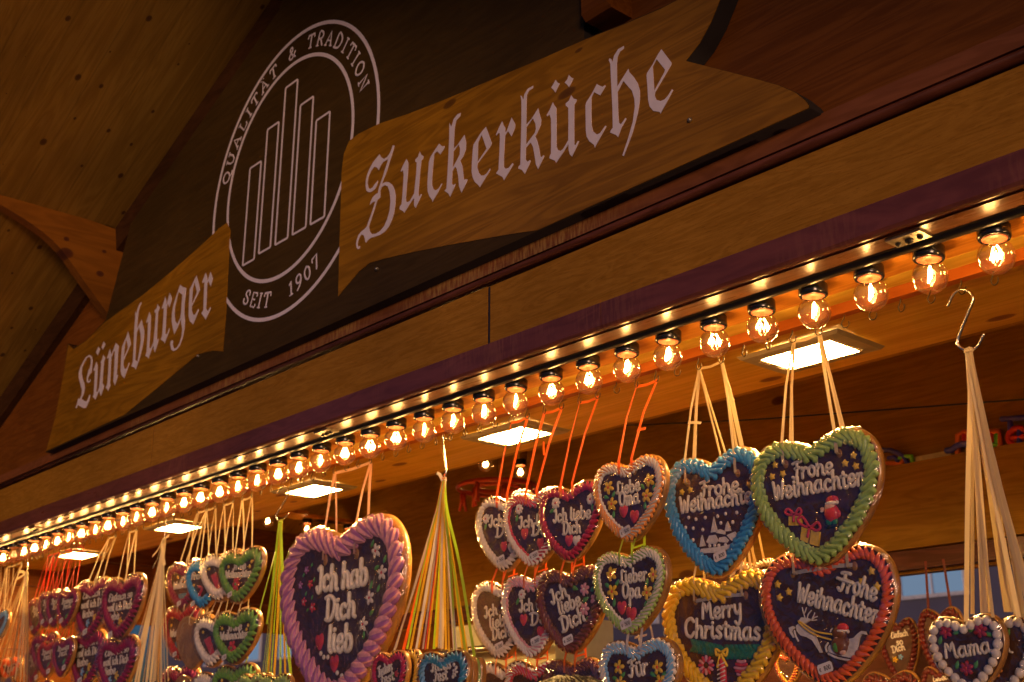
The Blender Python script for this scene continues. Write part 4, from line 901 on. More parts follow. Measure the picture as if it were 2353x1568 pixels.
    def band(s, c='white', hole=(.20, .19), w=.006):
        mb = MB(); hx, hz = hole[0] * s.w, (.5 - hole[1]) * s.h
        mb.strip([(-hx, s.front - .002, hz), (-hx * .5, s.front - .006, hz + .001), (hx * .5, s.front - .006, hz + .003), (hx, s.front - .002, hz + .002)], w, side=(0, .1, 1))
        mb.build('ribbon_loop', rib(c), s.root, False)
    def holes(s, hole=(.09, .17), r=.006):
        for sg in (-1, 1):
            mb = MB(); hx, hz = sg * hole[0] * s.w, (.5 - hole[1]) * s.h
            mb.ball((hx, s.front, hz), r, 0, 10, 5, sy=.25, sz=1.35); mb.build('ribbon_hole', M['gingerback'], s.root)
# ------------------------------------------------------------------ every heart on the stall
def hk(k, x, y): X = onY(k, x, y, HY)[0]; return min(HX, key=lambda q: abs(q - X))
GB = 'hearts with Christmas wishes'; GL_ = 'hearts with love wishes'
# --- right: four large Christmas hearts
U_lime = h = Heart('large lime green rimmed Frohe Weihnachten heart with a red capped sugar man and two parcels', 'e', (615, 400), (1395, 330), (790, 100), (1200, 55), (970, 875), 1.770, c1='lime', bw=.113, group=GB, notch=.405)
h.text([('Frohe', 850, 347, 1098, 302, 52), ('Weihnachten', 735, 468, 1290, 372, 56)])
h.stars([(738, 258), (720, 328), (785, 312), (1160, 248), (1210, 200), (1225, 265)], 23); h.holes((.21, .185)); h.ribbon('cream', [hk('g', 1836, 770), hk('g', 1893, 745)], (.21, .185), .007, k2=3)
for (cx, cy, W, H, a) in ((865, 592, 78, 66, 0), (955, 688, 108, 92, 8)):
    q = lambda u, v: (cx + u * W + v * H * -.12 * a / 8, cy + v * H + u * W * .05 * a)
    h.blob('parcel', [q(-.5, -.5), q(-.08, -.46), q(-.08, .5), q(-.5, .48)], 'yellow', .004); h.blob('parcel', [q(.02, -.46), q(.5, -.5), q(.5, .44), q(.02, .5)], 'yellow', .004)
    h.line('bow', [q(-.05, -.5), q(-.5, -1.0), q(-.75, -.75), q(-.55, -.5), q(-.05, -.55), q(.3, -1.05), q(.5, -.8), q(.3, -.5), q(-.05, -.5), q(-.12, .1)], 8, 'candy', .004)
mbs = MB()
for (x, y, r_, sx, sz, mi) in ((1082, 548, 44, 1.0, 1.05, 0), (1076, 512, 30, 1.05, .9, 1), (1078, 552, 30, 1, 1.25, 2), (1066, 598, 20, .95, 1.1, 3), (1100, 596, 20, .95, 1.1, 3), (1064, 630, 17, 1.2, .7, 4), (1102, 626, 17, 1.2, .7, 4), (1030, 528, 13, 1, 1, 1), (1120, 552, 17, 1, 1.2, 0),
                              (1085, 472, 34, 1.1, .75, 0), (1084, 490, 36, 1.05, .35, 2), (1118, 484, 11, 1, 1, 2), (1074, 515, 7, 1, 1, 5), (1028, 540, 9, 1, .6, 2), (1064, 503, 4, 1, 1, 4), (1084, 500, 4, 1, 1, 4)):
    c0 = h.at(x, y); R_ = h.px(r_); up = .0028 if r_ < 10 else (.002 if mi in (1, 2) else 0)
    mbs.ball((c0[0], h.front - .002 - up, c0[1]), R_, mi, 12, 8, sy=.55, sx=sx, sz=sz)
mbs.build('sugar_figure', [ice('candy'), ice('skin'), ice('white'), ice('fir'), ice('black'), ice('rose')], h.root)
U_blue = h = Heart('large blue rimmed Frohe Weihnachten heart with a white snowy sugar village', 'e', (88, 420), (692, 350), (250, 215), (600, 140), (400, 936), 1.812, c1='blue', bw=.12, group=GB, notch=.385)
h.text([('Frohe', 290, 455, 530, 415, 52), ('Weihnachten', 170, 548, 652, 474, 54)])
h.stars([(198, 358), (177, 422), (227, 408), (580, 375), (615, 300)], 21); h.holes((.25, .21)); h.ribbon('cream', [hk('g', 1625, 845), hk('g', 1680, 828)], (.25, .21), .006, k2=3, tail=[(-.03, .006)])
h.blob('sugar_hill', [(285, 792), (296, 764), (400, 752), (480, 735), (562, 712), (566, 722), (555, 738), (480, 760), (380, 787)], 'white')
for t in ([(355, 666), (372, 570), (380, 610), (394, 660)], [(438, 660), (445, 620), (455, 598), (465, 625), (475, 655)], [(523, 705), (530, 660), (538, 638), (550, 670), (560, 703)], [(287, 752), (295, 700), (302, 680), (310, 715), (320, 745)]): h.blob('sugar_tree', t, 'white')
for t in ([(385, 668), (390, 655), (410, 645), (440, 658), (438, 678), (410, 672)], [(328, 722), (345, 685), (380, 680), (398, 712), (385, 732), (345, 735)], [(402, 722), (405, 697), (440, 690), (460, 712), (450, 727)], [(450, 682), (500, 660), (520, 700), (480, 716)]): h.blob('sugar_house', t, 'white')
h.dots([(255, 465), (440, 552), (393, 568), (508, 545), (218, 575), (262, 585), (318, 576), (572, 573), (200, 635), (245, 640), (303, 648), (412, 608), (484, 603), (540, 612), (245, 710), (375, 742), (400, 744), (345, 745), (440, 740)], 11, name='snow_dot')
h.tagp(427, 808, '800')
h = Heart('large coral red rimmed Frohe Weihnachten heart with reindeer pulling a bear in a sleigh', 'e', (658, 1000), (1485, 1020), (800, 790), (1240, 748), (1110, 1600), 1.790, c1='coral', bw=.098, style='shell', n=64, group=GB)
h.text([('Frohe', 1120, 1010, 1352, 1080, 56), ('Weihnachten', 870, 1078, 1368, 1218, 56)]); h.line('lettering_stroke', [(1122, 940), (1160, 955), (1203, 968)], 9, 'cream', .005)
h.stars([(753, 978), (765, 1057), (820, 1023), (1318, 897), (1260, 960), (1352, 990)], 24); h.holes((.23, .155)); h.band('white', (.22, .155), .007)
h.ribbon_up('cream', U_lime, (.2, .16))
h.blob('reindeer', [(868, 1228), (890, 1207), (925, 1222), (975, 1265), (990, 1300), (1026, 1388), (1015, 1392), (965, 1315), (930, 1295), (895, 1285), (872, 1258)], 'white')
h.blob('reindeer_leg', [(824, 1240), (850, 1228), (862, 1240), (846, 1250), (842, 1262), (858, 1296), (850, 1300), (832, 1270)], 'white'); h.line('reindeer_leg', [(858, 1258), (866, 1290), (880, 1318)], 6, 'white')
h.blob('reindeer_head', [(890, 1192), (905, 1176), (935, 1180), (958, 1190), (940, 1204), (925, 1215), (905, 1212)], 'white', .0045)
for a in ([(922, 1180), (912, 1150), (905, 1118)], [(915, 1155), (925, 1135), (930, 1118)], [(935, 1185), (940, 1160), (960, 1135)], [(938, 1188), (965, 1195), (992, 1192)], [(960, 1194), (972, 1170), (980, 1150)], [(960, 1194), (978, 1178), (995, 1172)]): h.line('antler', a, 3.5, 'white')
h.line('rein', [(890, 1200), (940, 1230), (1000, 1265), (1095, 1280)], 5, 'gold', .006); h.line('rein', [(892, 1208), (950, 1260), (1010, 1290), (1085, 1312)], 5, 'gold', .006)
h.blob('sleigh', [(1065, 1385), (1060, 1360), (1072, 1342), (1090, 1345), (1110, 1392), (1150, 1398), (1175, 1310), (1215, 1300), (1240, 1275), (1262, 1258), (1288, 1262), (1295, 1282), (1282, 1280), (1266, 1274), (1252, 1300), (1244, 1335), (1240, 1380), (1254, 1422), (1190, 1420), (1120, 1405)], 'white')
h.line('sleigh_runner', [(1060, 1332), (1046, 1355), (1052, 1382)], 6, 'white'); h.line('sleigh_runner', [(1062, 1395), (1120, 1422), (1255, 1447)], 6, 'white'); h.line('sleigh_curl', [(1075, 1262), (1085, 1246), (1102, 1250), (1108, 1275)], 5, 'white')
mbs = MB()
for (x, y, r_, sx, sz, mi) in ((1135, 1345, 46, 1.0, 1.05, 0), (1132, 1272, 40, 1.05, .95, 0), (1128, 1352, 30, 1, 1.1, 1), (1128, 1300, 17, 1.1, .85, 2), (1100, 1330, 17, 1, 1.3, 0), (1172, 1325, 18, 1, 1.3, 0), (1110, 1240, 13, 1, 1, 0), (1165, 1245, 13, 1, 1, 0),
                              (1158, 1240, 30, 1.1, .75, 3), (1152, 1258, 30, 1.15, .3, 4), (1188, 1262, 10, 1, 1, 4), (1120, 1330, 13, 1.3, .8, 3), (1128, 1294, 5, 1, 1, 5), (1116, 1268, 4, 1, 1, 5), (1145, 1268, 4, 1, 1, 5), (1155, 1385, 18, 1.1, .8, 2)):
    c0 = h.at(x, y); mbs.ball((c0[0], h.front - .003 - (.003 if mi else 0) - (.002 if r_ < 8 else 0), c0[1]), h.px(r_), mi, 12, 8, sy=.55, sx=sx, sz=sz)
mbs.build('sugar_bear', [ice('brown'), ice('leaf'), ice('skin'), ice('candy'), ice('white'), ice('black')], h.root)
h.tagp(1060, 1483, '800')
h = Heart('large yellow rimmed heart reading Merry Christmas over a green fir garland with a bow', 'e', (78, 1080), (800, 1040), (230, 916), (620, 914), (430, 1720), 1.826, c1='yellow', bw=.115, style='zig', group=GB, notch=.40)
h.text([('Merry', 305, 1190, 545, 1160, 54), ('Christmas', 195, 1292, 658, 1312, 58)]); h.band('white', (.20, .19), .007); h.holes((.21, .19))
h.ribbon_up('cream', U_blue, (.2, .19))
for i in range(8):
    u = i / 7
    for sg in (-1, 1):
        h.leaf(250 + 165 * u, 1348 + 35 * u + sg * 16, 36, -12 + sg * 38 + 180 * 1, 'fir'); h.leaf(650 - 190 * u, 1382 + 2 * u + sg * 16, 36, sg * 38, 'fir')
h.line('bow', [(425, 1390), (395, 1370), (400, 1405), (425, 1390), (462, 1368), (455, 1408), (425, 1390), (405, 1475)], 8, 'gold', .007); h.line('bow', [(425, 1390), (440, 1430), (462, 1468)], 8, 'gold', .007)
h.line('candy_cane', [(428, 1440), (432, 1500), (438, 1600)], 22, 'candy', .004, False)
for i in range(5): h.line('candy_stripe', [(408, 1470 + i * 26), (452, 1448 + i * 26)], 4, 'white', .0085, False)
for i in range(12):
    t = 2 * math.pi * i / 12; h.line('ornament', [(328 + 22 * math.cos(t), 1465 + 28 * math.sin(t)), (328 + 42 * math.cos(t), 1465 + 52 * math.sin(t))], 9, 'rose' if i % 2 else 'candy', .003)
for i in range(5): h.line('ornament', [(500 + abs(i - 2) * 9, 1440 + i * 20), (540, 1446 + i * 20), (580 - abs(i - 2) * 9, 1440 + i * 20)], 9, 'candy' if i % 2 else 'rose', .003)
h = Heart('white rimmed heart hanging further back between the blue and yellow rimmed hearts', 'e', (470, 900), (770, 900), (560, 832), (690, 826), (620, 1150), 1.93, c1='white', style='shell', bw=.14, group=GB); h.ribbon('cream', None, w=.006)
h = Heart('yellow and red heart hanging deep inside between the yellow and coral rimmed hearts', 'e', (740, 1450), (900, 1440), (780, 1385), (850, 1385), (820, 1600), 2.5, c1='yellow', c2='red', style='shell', bw=.2, group=GB)
# --- the small orange ribboned hearts
RED = 'orange'
def dhk(x0, x1, y0=920, y1=900): return [hk('g', x0, y0), hk('g', x1, y1)]
U_d1 = h = Heart('white rimmed Ich liebe heart with daisy, upper row beside the many coloured ribbons', 'd', (228, 420), (670, 350), (390, 165), (560, 130), (440, 738), 1.836, c1='white', style='shell', bw=.12, group=GL_)
h.text([('Ich liebe', 312, 400, 600, 365, 46), ('Dich', 362, 478, 560, 455, 46)]); h.flower(292, 342, 36, 'white', n=8); h.leaf(285, 395, 26, 70); h.mini(420, 550, 68); h.mini(475, 555, 68, 'white'); h.tagp(415, 650); h.holes(); h.ribbon(RED, [hk('g', 1160, 975), hk('g', 1196, 958)], k2=1)
U_d2 = h = Heart('white and red zigzag rimmed heart with two red sugar hearts, middle of the upper row', 'd', (440, 390), (900, 320), (590, 145), (790, 110), (700, 698), 1.812, c1='white', c2='candy', bw=.12, group=GL_)
h.text([('Ich liebe', 535, 412, 830, 375, 46), ('Dich', 632, 468, 830, 445, 46)]); h.flower(540, 268, 38, 'white', n=8); h.leaf(520, 335, 26, 75); h.mini(575, 455, 72); h.mini(693, 525, 68); h.tagp(668, 620); h.ribbon(RED, [hk('g', 1235, 950), hk('g', 1272, 932)], k2=1, tail=[(.004, .03)])
U_d3 = h = Heart('crimson rimmed Ich liebe Dich heart with a red and a white sugar heart', 'd', (695, 300), (1180, 290), (860, 92), (1080, 48), (930, 665), 1.788, c1='ruby', style='shell', n=44, bw=.12, group=GL_)
h.text([('Ich liebe', 795, 367, 1078, 332, 48), ('Dich', 865, 460, 1002, 442, 48)]); h.flower(815, 225, 40, 'white', n=8); h.flower(1077, 195, 38, 'white', n=8); h.leaf(785, 280, 26, 20); h.leaf(1090, 258, 30, 110); h.mini(908, 505, 72); h.mini(967, 510, 72, 'white'); h.ribbon(RED, [hk('g', 1312, 930), hk('g', 1352, 915)], k2=1)
U_d4 = h = Heart('orange and cream rimmed heart reading Liebe Oma with four yellow flowers', 'd', (1115, 200), (1655, 130), (1275, -86), (1520, -135), (1341, 520), 1.766, c1='orange', c2='cream', bw=.115, group='hearts for the family')
h.text([('Liebe', 1268, 162, 1448, 125, 46), ('Oma', 1290, 247, 1442, 218, 52)])
for x, y in ((1212, 108), (1237, 232), (1517, 52), (1498, 170)): h.flower(x, y, 44, 'yellow', 'coral', 5, rnd.uniform(0, 1))
for x, y, a in ((1190, 180, -20), (1245, 157, 60), (1245, 308, 80), (1463, 100, -50), (1548, 103, 60), (1480, 240, 80)): h.leaf(x, y, 24, a)
h.mini(1318, 285, 76); h.mini(1398, 325, 76, rot=-8); h.tagp(1352, 437, ang=18); h.holes(); h.ribbon('orange', [hk('g', 1440, 895), hk('g', 1482, 880)], k2=1, tail=[(.028, -.002)])
U_d5 = h = Heart('small white rimmed heart with Ich liebe Dich on three lines, lower row, left end', 'd', (190, 960), (640, 900), (370, 800), (540, 770), (400, 1398), 1.838, c1='white', style='shell', bw=.12, group=GL_)
h.text([('Ich', 280, 1085, 378, 1055, 44), ('liebe', 318, 1165, 470, 1130, 44), ('Dich', 338, 1252, 470, 1215, 44)]); h.tagp(407, 1298); h.holes(); h.ribbon_up(RED, U_d1)
U_d6 = h = Heart('white and pink zigzag rimmed heart with one daisy, middle of the lower row', 'd', (425, 1000), (890, 940), (590, 765), (770, 730), (690, 1385), 1.814, c1='white', c2='rose', bw=.12, group=GL_)
h.text([('Ich liebe', 540, 1040, 830, 1000, 46), ('Dich', 625, 1140, 820, 1110, 46)]); h.flower(560, 910, 36, 'white', n=8); h.leaf(525, 960, 26, 60); h.mini(567, 1100, 72); h.mini(700, 1195, 82); h.tagp(680, 1258); h.ribbon_up(RED, U_d2)
U_d7 = h = Heart('small brown maroon rimmed heart with slanting words Ich liebe Dich and red and white blossoms', 'd', (690, 1030), (1200, 960), (840, 715), (1090, 700), (930, 1355), 1.790, c1='maroon', c2='brown', bw=.125, group=GL_)
h.text([('Ich', 785, 985, 905, 915, 54), ('liebe', 840, 1060, 1008, 985, 52), ('Dich', 865, 1190, 1040, 1098, 56)])
for x, y in ((1030, 870), (1110, 945), (1030, 1020)): h.flower(x, y, 42, 'rose', 'white', 6, rnd.uniform(0, 1))
for x, y, a in ((955, 862, -20), (1095, 862, 30), (1035, 945, 20), (1100, 1020, -10), (1055, 1090, 30)): h.leaf(x, y, 30, a)
h.tagp(925, 1250, ang=16); h.holes(); h.ribbon_up(RED, U_d3)
U_d8 = h = Heart('green and white rimmed heart reading Lieber Opa with yellow flowers', 'd', (1120, 870), (1668, 790), (1290, 560), (1540, 572), (1345, 1215), 1.768, c1='lime', c2='cream', bw=.115, group='hearts for the family', thick=.02)
h.text([('Lieber', 1297, 828, 1498, 798, 48), ('Opa', 1315, 938, 1452, 925, 52)])
for x, y in ((1232, 755), (1550, 760), (1240, 887), (1502, 895)): h.flower(x, y, 46, 'yellow', 'coral', 5, rnd.uniform(0, 1))
for x, y, a in ((1272, 820, 50), (1200, 842, -30), (1495, 815, 70), (1555, 838, 70), (1250, 968, 80), (1488, 978, 60)): h.leaf(x, y, 26, a)
h.mini(1305, 1010, 78); h.mini(1375, 1060, 86, rot=-6); h.tagp(1358, 1130); h.ribbon_up('lime', U_d4)
h = Heart('pale blue and white rimmed heart reading Fuer with umlaut, below the green Opa heart', 'd', (1165, 1480), (1750, 1440), (1310, 1252), (1570, 1242), (1440, 1900), 1.768, c1='white', c2='sky', bw=.12, group='hearts for the family', thick=.02)
h.root['label'] = 'pale blue and white rimmed heart reading Für, below the green Lieber Opa heart'
h.text([('Für', 1367, 1532, 1512, 1498, 56)])
for x, y in ((1288, 1455), (1580, 1455), (1600, 1562), (1300, 1575)): h.flower(x, y, 44, 'yellow', 'coral', 5, rnd.uniform(0, 1))
for x, y, a in ((1315, 1512, 40), (1258, 1540, -20), (1540, 1510, -30), (1625, 1505, 40)): h.leaf(x, y, 26, a)
h.ribbon_up('white', U_d8)
for i, (lab, L, R_, T1, T2, B, Y, c1, c2, st, hks) in enumerate((
    ('white rimmed heart cut by the lower edge, below the three line heart', (225, 1540), (660, 1500), (360, 1415), (540, 1400), (440, 2000), 1.838, 'white', None, 'shell', (1160, 1196)),
    ('white and pink striped rimmed heart behind the top of the dark haired head', (450, 1560), (900, 1520), (620, 1425), (800, 1400), (690, 2010), 1.814, 'white', 'candy', 'zig', (1235, 1272)),
    ('maroon rimmed heart behind and right of the dark haired head', (735, 1500), (1185, 1470), (870, 1388), (1100, 1390), (930, 2000), 1.790, 'maroon', 'brown', 'zig', (1312, 1352)))):
    h = Heart(lab, 'd', L, R_, T1, T2, B, Y, c1=c1, c2=c2, style=st, bw=.13, group=GL_); h.ribbon_up(RED, (U_d5, U_d6, U_d7)[i])
    if i == 2: h.leaf(1140, 1530, 30, 40); h.flower(1060, 1560, 36, 'rose', 'white', 6)
# --- the big mauve heart
h = Heart('biggest heart, mauve and pink fan piped rim, reading Ich hab Dich lieb', 'c', (122, 960), (935, 760), (335, 548), (740, 440), (450, 1720), 1.762, c1='rose', c2='mauve', style='fan', n=42, bw=.09, thick=.026, group=GL_, notch=.41)
h.text([('Ich hab', 330, 968, 672, 912, 84), ('Dich', 388, 1155, 590, 1128, 78), ('lieb', 405, 1362, 570, 1352, 84)])
for x, y, c, cc, sz in ((722, 690, 'white', 'candy', 42), (762, 835, 'white', 'candy', 42), (680, 1003, 'white', 'candy', 40), (637, 1180, 'white', 'candy', 40), (258, 818, 'mauve', 'white', 24), (217, 920, 'mauve', 'white', 24), (282, 912, 'candy', 'gold', 28), (240, 1030, 'candy', 'white', 26), (298, 1068, 'candy', 'white', 30)): h.flower(x, y, sz, c, cc, 5, rnd.uniform(0, 1))
for x, y, a in ((695, 640, 60), (778, 742, 60), (725, 800, 20), (687, 915, 70), (735, 938, 60), (690, 1100, 30), (637, 1250, 80), (290, 783, 60), (235, 850, 50), (305, 882, 70), (250, 975, 60), (292, 1000, 60), (262, 1083, 30)): h.leaf(x, y, 24 if x > 400 else 15, a)
h.mini(340, 1300, 88, rot=10); h.mini(438, 1445, 88, rot=6); h.dots([(350, 1375), (370, 1400), (397, 1400), (460, 1505), (490, 1525), (517, 1520)], 14)
h.holes((.13, .20), .011); h.ribbon('peach', [hk('g', 771, 1079), hk('g', 842, 1062)], (.13, .20), .009)
# --- small hearts hanging from the many coloured ribbons
GM = 'small hearts on the many coloured ribbons'
h = Heart('small crimson rimmed heart reading Frohes Fest overlapping the lower right of the biggest heart', 'c', (705, 1480), (942, 1470), (790, 1375), (880, 1345), (800, 1750), 1.715, c1='ruby', style='shell', bw=.15, group=GM)
h.text([('Frohes', 738, 1535, 832, 1480, 30), ('Fest', 750, 1590, 845, 1548, 30)]); h.flower(860, 1510, 18, 'candy'); h.leaf(830, 1525, 14, 30)
h = Heart('small yellow rimmed heart just behind the crimson Frohes Fest one', 'c', (800, 1470), (1030, 1470), (870, 1345), (980, 1355), (930, 1760), 1.745, c1='yellow', style='shell', bw=.15, group=GM)
h = Heart('small pale blue rimmed heart reading Frohes Fest below the many coloured ribbons', 'c', (1018, 1470), (1355, 1490), (1140, 1335), (1265, 1375), (1180, 1800), 1.712, c1='sky', c2='tealblue', style='shell', bw=.15, group=GM)
h.text([('Frohes', 1090, 1502, 1225, 1472, 32), ('Fest', 1108, 1562, 1200, 1548, 32)]); h.band('white', (.16, .17)); h.flower(1250, 1500, 22, 'cream', 'brown'); h.dots([(1240, 1450), (1255, 1470), (1235, 1530)], 10, 'cream')
h = Heart('small yellow rimmed heart seen edge on right of the pale blue Frohes Fest one', 'c', (1250, 1490), (1385, 1480), (1300, 1390), (1350, 1390), (1320, 1760), 1.745, c1='yellow', style='shell', bw=.17, group=GM)
h = Heart('small lime rimmed heart hindmost right under the many coloured ribbons', 'c', (1330, 1480), (1440, 1480), (1365, 1405), (1415, 1405), (1390, 1760), 1.77, c1='lime', style='shell', bw=.17, group=GM)
# --- four by three small Christmas hearts left of the green ribbons
CR = 'cream'
BU = {}
def bh(lab, L, R_, T1, T2, B, Y, c1, hks=None, st='shell', back=False, ty=None):
    hh = Heart(lab, 'b', L, R_, T1, T2, B, Y, c1=c1, style=st, bw=.15, group='small Christmas hearts left of the green ribbons', back=back)
    if hks and ty is None: hh.ribbon(CR, [hk('g', *hks[0]), hk('g', *hks[1])], w=.0065)
    elif hks: hh.ribbon_up(CR, BU[hks[0]])
    if hks: BU[hks[0]] = hh
    return hh
h = bh('small green rimmed heart with a red star flower, foremost in the top row', (605, 730), (935, 690), (690, 572), (880, 558), (735, 980), 1.775, 'green', ((563, 1158), (585, 1146)))
h.text([('Frohe', 695, 725, 792, 713, 26), ('Weihnachten', 638, 785, 832, 772, 27)]); h.flower(720, 832, 44, 'candy', 'leaf', 6); h.stars([(650, 670), (660, 702), (835, 660), (820, 700)], 12); h.tagp(700, 912, size=.026); h.band('white')
h = bh('small white rimmed heart with a red boot, second in the top row', (470, 720), (790, 680), (560, 595), (720, 575), (620, 962), 1.80, 'white', ((523, 1168), (545, 1160)))
h.blob('red_boot', [(530, 768), (570, 745), (600, 860), (622, 900), (590, 900), (565, 850)], 'candy'); h.stars([(532, 678), (517, 718)], 11)
h = bh('small blue rimmed heart, third in the top row', (358, 780), (650, 740), (430, 645), (570, 625), (440, 1025), 1.82, 'blue', ((480, 1182), (502, 1172)))
h.text([('Frohes', 375, 800, 510, 780, 26)]); h.line('candy_cane', [(440, 940), (450, 900), (465, 860), (440, 850)], 9, 'candy'); h.stars([(400, 840), (395, 720)], 11); h.tagp(420, 980, size=.026)
h = bh('small red rimmed heart, hindmost in the top row', (215, 790), (480, 760), (300, 662), (420, 650), (310, 1030), 1.84, 'crimson', ((448, 1195), (466, 1185)))
h.text([('Frohe', 305, 805, 420, 790, 26), ('Weihnachten', 248, 868, 440, 842, 27)]); h.blob('parcel', [(288, 905), (360, 895), (362, 955), (292, 962)], 'tealblue'); h.stars([(275, 745), (280, 778)], 11); h.tagp(315, 978, size=.026)
h = bh('small red rimmed heart, hindmost in the second row', (190, 1110), (470, 1080), (265, 985), (400, 985), (320, 1400), 1.84, 'red', ((448, 1195), (466, 1185)), ty=0)
h.text([('Weihnachten', 222, 1228, 430, 1200, 27)]); h.stars([(240, 1085), (232, 1140)], 11); h.tagp(285, 1358, size=.026); h.blob('parcel', [(262, 1265), (300, 1255), (300, 1310), (268, 1318)], 'tealblue')
h = bh('plain brown heart turned with its baked back to the front, second row', (278, 1230), (560, 1200), (370, 1062), (480, 1065), (475, 1465), 1.815, 'white', ((480, 1182), (502, 1172)), back=True, ty=0)
h = bh('small white rimmed heart with a red boot in the second row', (420, 1170), (720, 1140), (520, 1062), (650, 1055), (555, 1455), 1.80, 'white', ((523, 1168), (545, 1160)), ty=0)
h.blob('red_boot', [(480, 1250), (525, 1222), (548, 1330), (590, 1370), (580, 1395), (540, 1390), (515, 1330)], 'candy'); h.stars([(482, 1150), (470, 1192)], 11)
h = bh('small green rimmed heart with a red star flower, foremost in the second row', (560, 1170), (908, 1130), (665, 1022), (850, 1022), (665, 1440), 1.775, 'green', ((563, 1158), (585, 1146)), ty=0)
h.text([('Frohe', 655, 1185, 762, 1172, 27), ('Weihnachten', 598, 1252, 812, 1232, 28)]); h.flower(688, 1312, 46, 'candy', 'leaf', 6); h.stars([(602, 1130), (612, 1165), (808, 1140), (795, 1172)], 12); h.tagp(660, 1382, size=.026); h.band('white')
h = bh('small red rimmed heart cut by the lower edge, hindmost in the third row', (165, 1560), (450, 1540), (250, 1440), (380, 1440), (310, 1860), 1.84, 'crimson'); h.stars([(212, 1545), (225, 1500)], 11); h.band('white')
h = bh('plain brown heart turned with its baked back to the front, third row', (255, 1620), (520, 1600), (330, 1508), (440, 1510), (400, 1900), 1.82, 'white', back=True)
h = bh('small white rimmed heart cut by the lower edge in the third row', (410, 1570), (700, 1560), (490, 1487), (620, 1480), (540, 1880), 1.80, 'white')
h = bh('green rimmed heart cut by the lower edge, foremost in the third row', (555, 1540), (895, 1510), (640, 1427), (830, 1432), (680, 1850), 1.775, 'green')
h.text([('Frohe', 665, 1578, 770, 1565, 27)]); h.stars([(590, 1530), (610, 1555)], 12)
h = bh('lime yellow rimmed heart under the green ribbons, left one', (740, 1600), (950, 1580), (800, 1500), (880, 1500), (850, 1880), 1.74, 'lime')
h = bh('plain brown heart back between the two lime rimmed hearts', (800, 1590), (1010, 1570), (850, 1510), (950, 1490), (900, 1880), 1.755, 'lime', back=True)
h = bh('lime yellow rimmed heart under the green ribbons, right one', (890, 1600), (1150, 1590), (950, 1505), (1090, 1505), (1030, 1880), 1.73, 'lime')
# --- far left hearts
def ah(lab, L, R_, T1, T2, B, Y, c1, hks=None, rc='cream', st='shell', back=False, g='small hearts at the far end of the stall', up=None):
    hh = Heart(lab, 'a', L, R_, T1, T2, B, Y, c1=c1, style=st, bw=.15, group=g, back=back, n=38)
    if hks: hh.ribbon(rc, [hk('g', *hks[0]), hk('g', *hks[1])], w=.0065)
    if up is not None: hh.ribbon_up(rc, up)
    return hh
smalls = [((233, 1030), (390, 1000), (280, 893), (340, 885), (265, 1200), 1.84, (108, 1252), (118, 1248)), ((318, 980), (480, 950), (365, 838), (430, 835), (375, 1140), 1.82, (128, 1248), (141, 1242)), ((385, 970), (545, 940), (430, 828), (500, 825), (440, 1132), 1.80, (152, 1240), (163, 1235)), ((468, 970), (632, 930), (510, 830), (580, 825), (500, 1140), 1.775, (178, 1232), (190, 1228))]
AU = {}; nth = ['hindmost', 'third', 'second', 'foremost']
for (L, R_, T1, T2, B, Y, k0, k1), nm in zip(smalls, nth):
    AU[nm] = h = ah('small crimson rimmed heart on red ribbons, ' + nm + ' of four in the upper row', L, R_, T1, T2, B, Y, 'crimson', (k0, k1), 'red')
    x, y = L[0] + 28, L[1] - 25
    h.text([('Frohes', x, y, x + 88, y - 18, 20), ('Fest', x + 8, y + 42, x + 70, y + 25, 20)]); h.leaf(x + 38, y + 95, 24, 40); h.leaf(x + 45, y + 130, 18, 90, 'candy'); h.tagp(x + 15, y + 130, size=.028)
for (L, R_, T1, T2, B, Y), nm, c in zip([((212, 1420), (350, 1400), (250, 1290), (305, 1280), (245, 1585), 1.84), ((263, 1300), (470, 1280), (330, 1180), (430, 1168), (310, 1485), 1.82), ((312, 1370), (480, 1345), (370, 1235), (435, 1230), (395, 1532), 1.80), ((437, 1340), (605, 1310), (490, 1212), (560, 1205), (490, 1530), 1.775)], nth, ('crimson', 'crimson', 'red', 'crimson')):
    h = ah('small ' + ('orange red' if c == 'red' else 'crimson') + ' rimmed heart, ' + nm + ' of four in the lower row', L, R_, T1, T2, B, Y, c, rc='red', up=AU[nm])
    x, y = L[0] + 26, L[1] - 20
    h.text([('Frohes', x, y, x + 90, y - 19, 21), ('Fest', x + 8, y + 45, x + 74, y + 27, 21)]); h.leaf(x + 50, y + 80, 24, 50); h.tagp(x + 70, y + 130, size=.03)
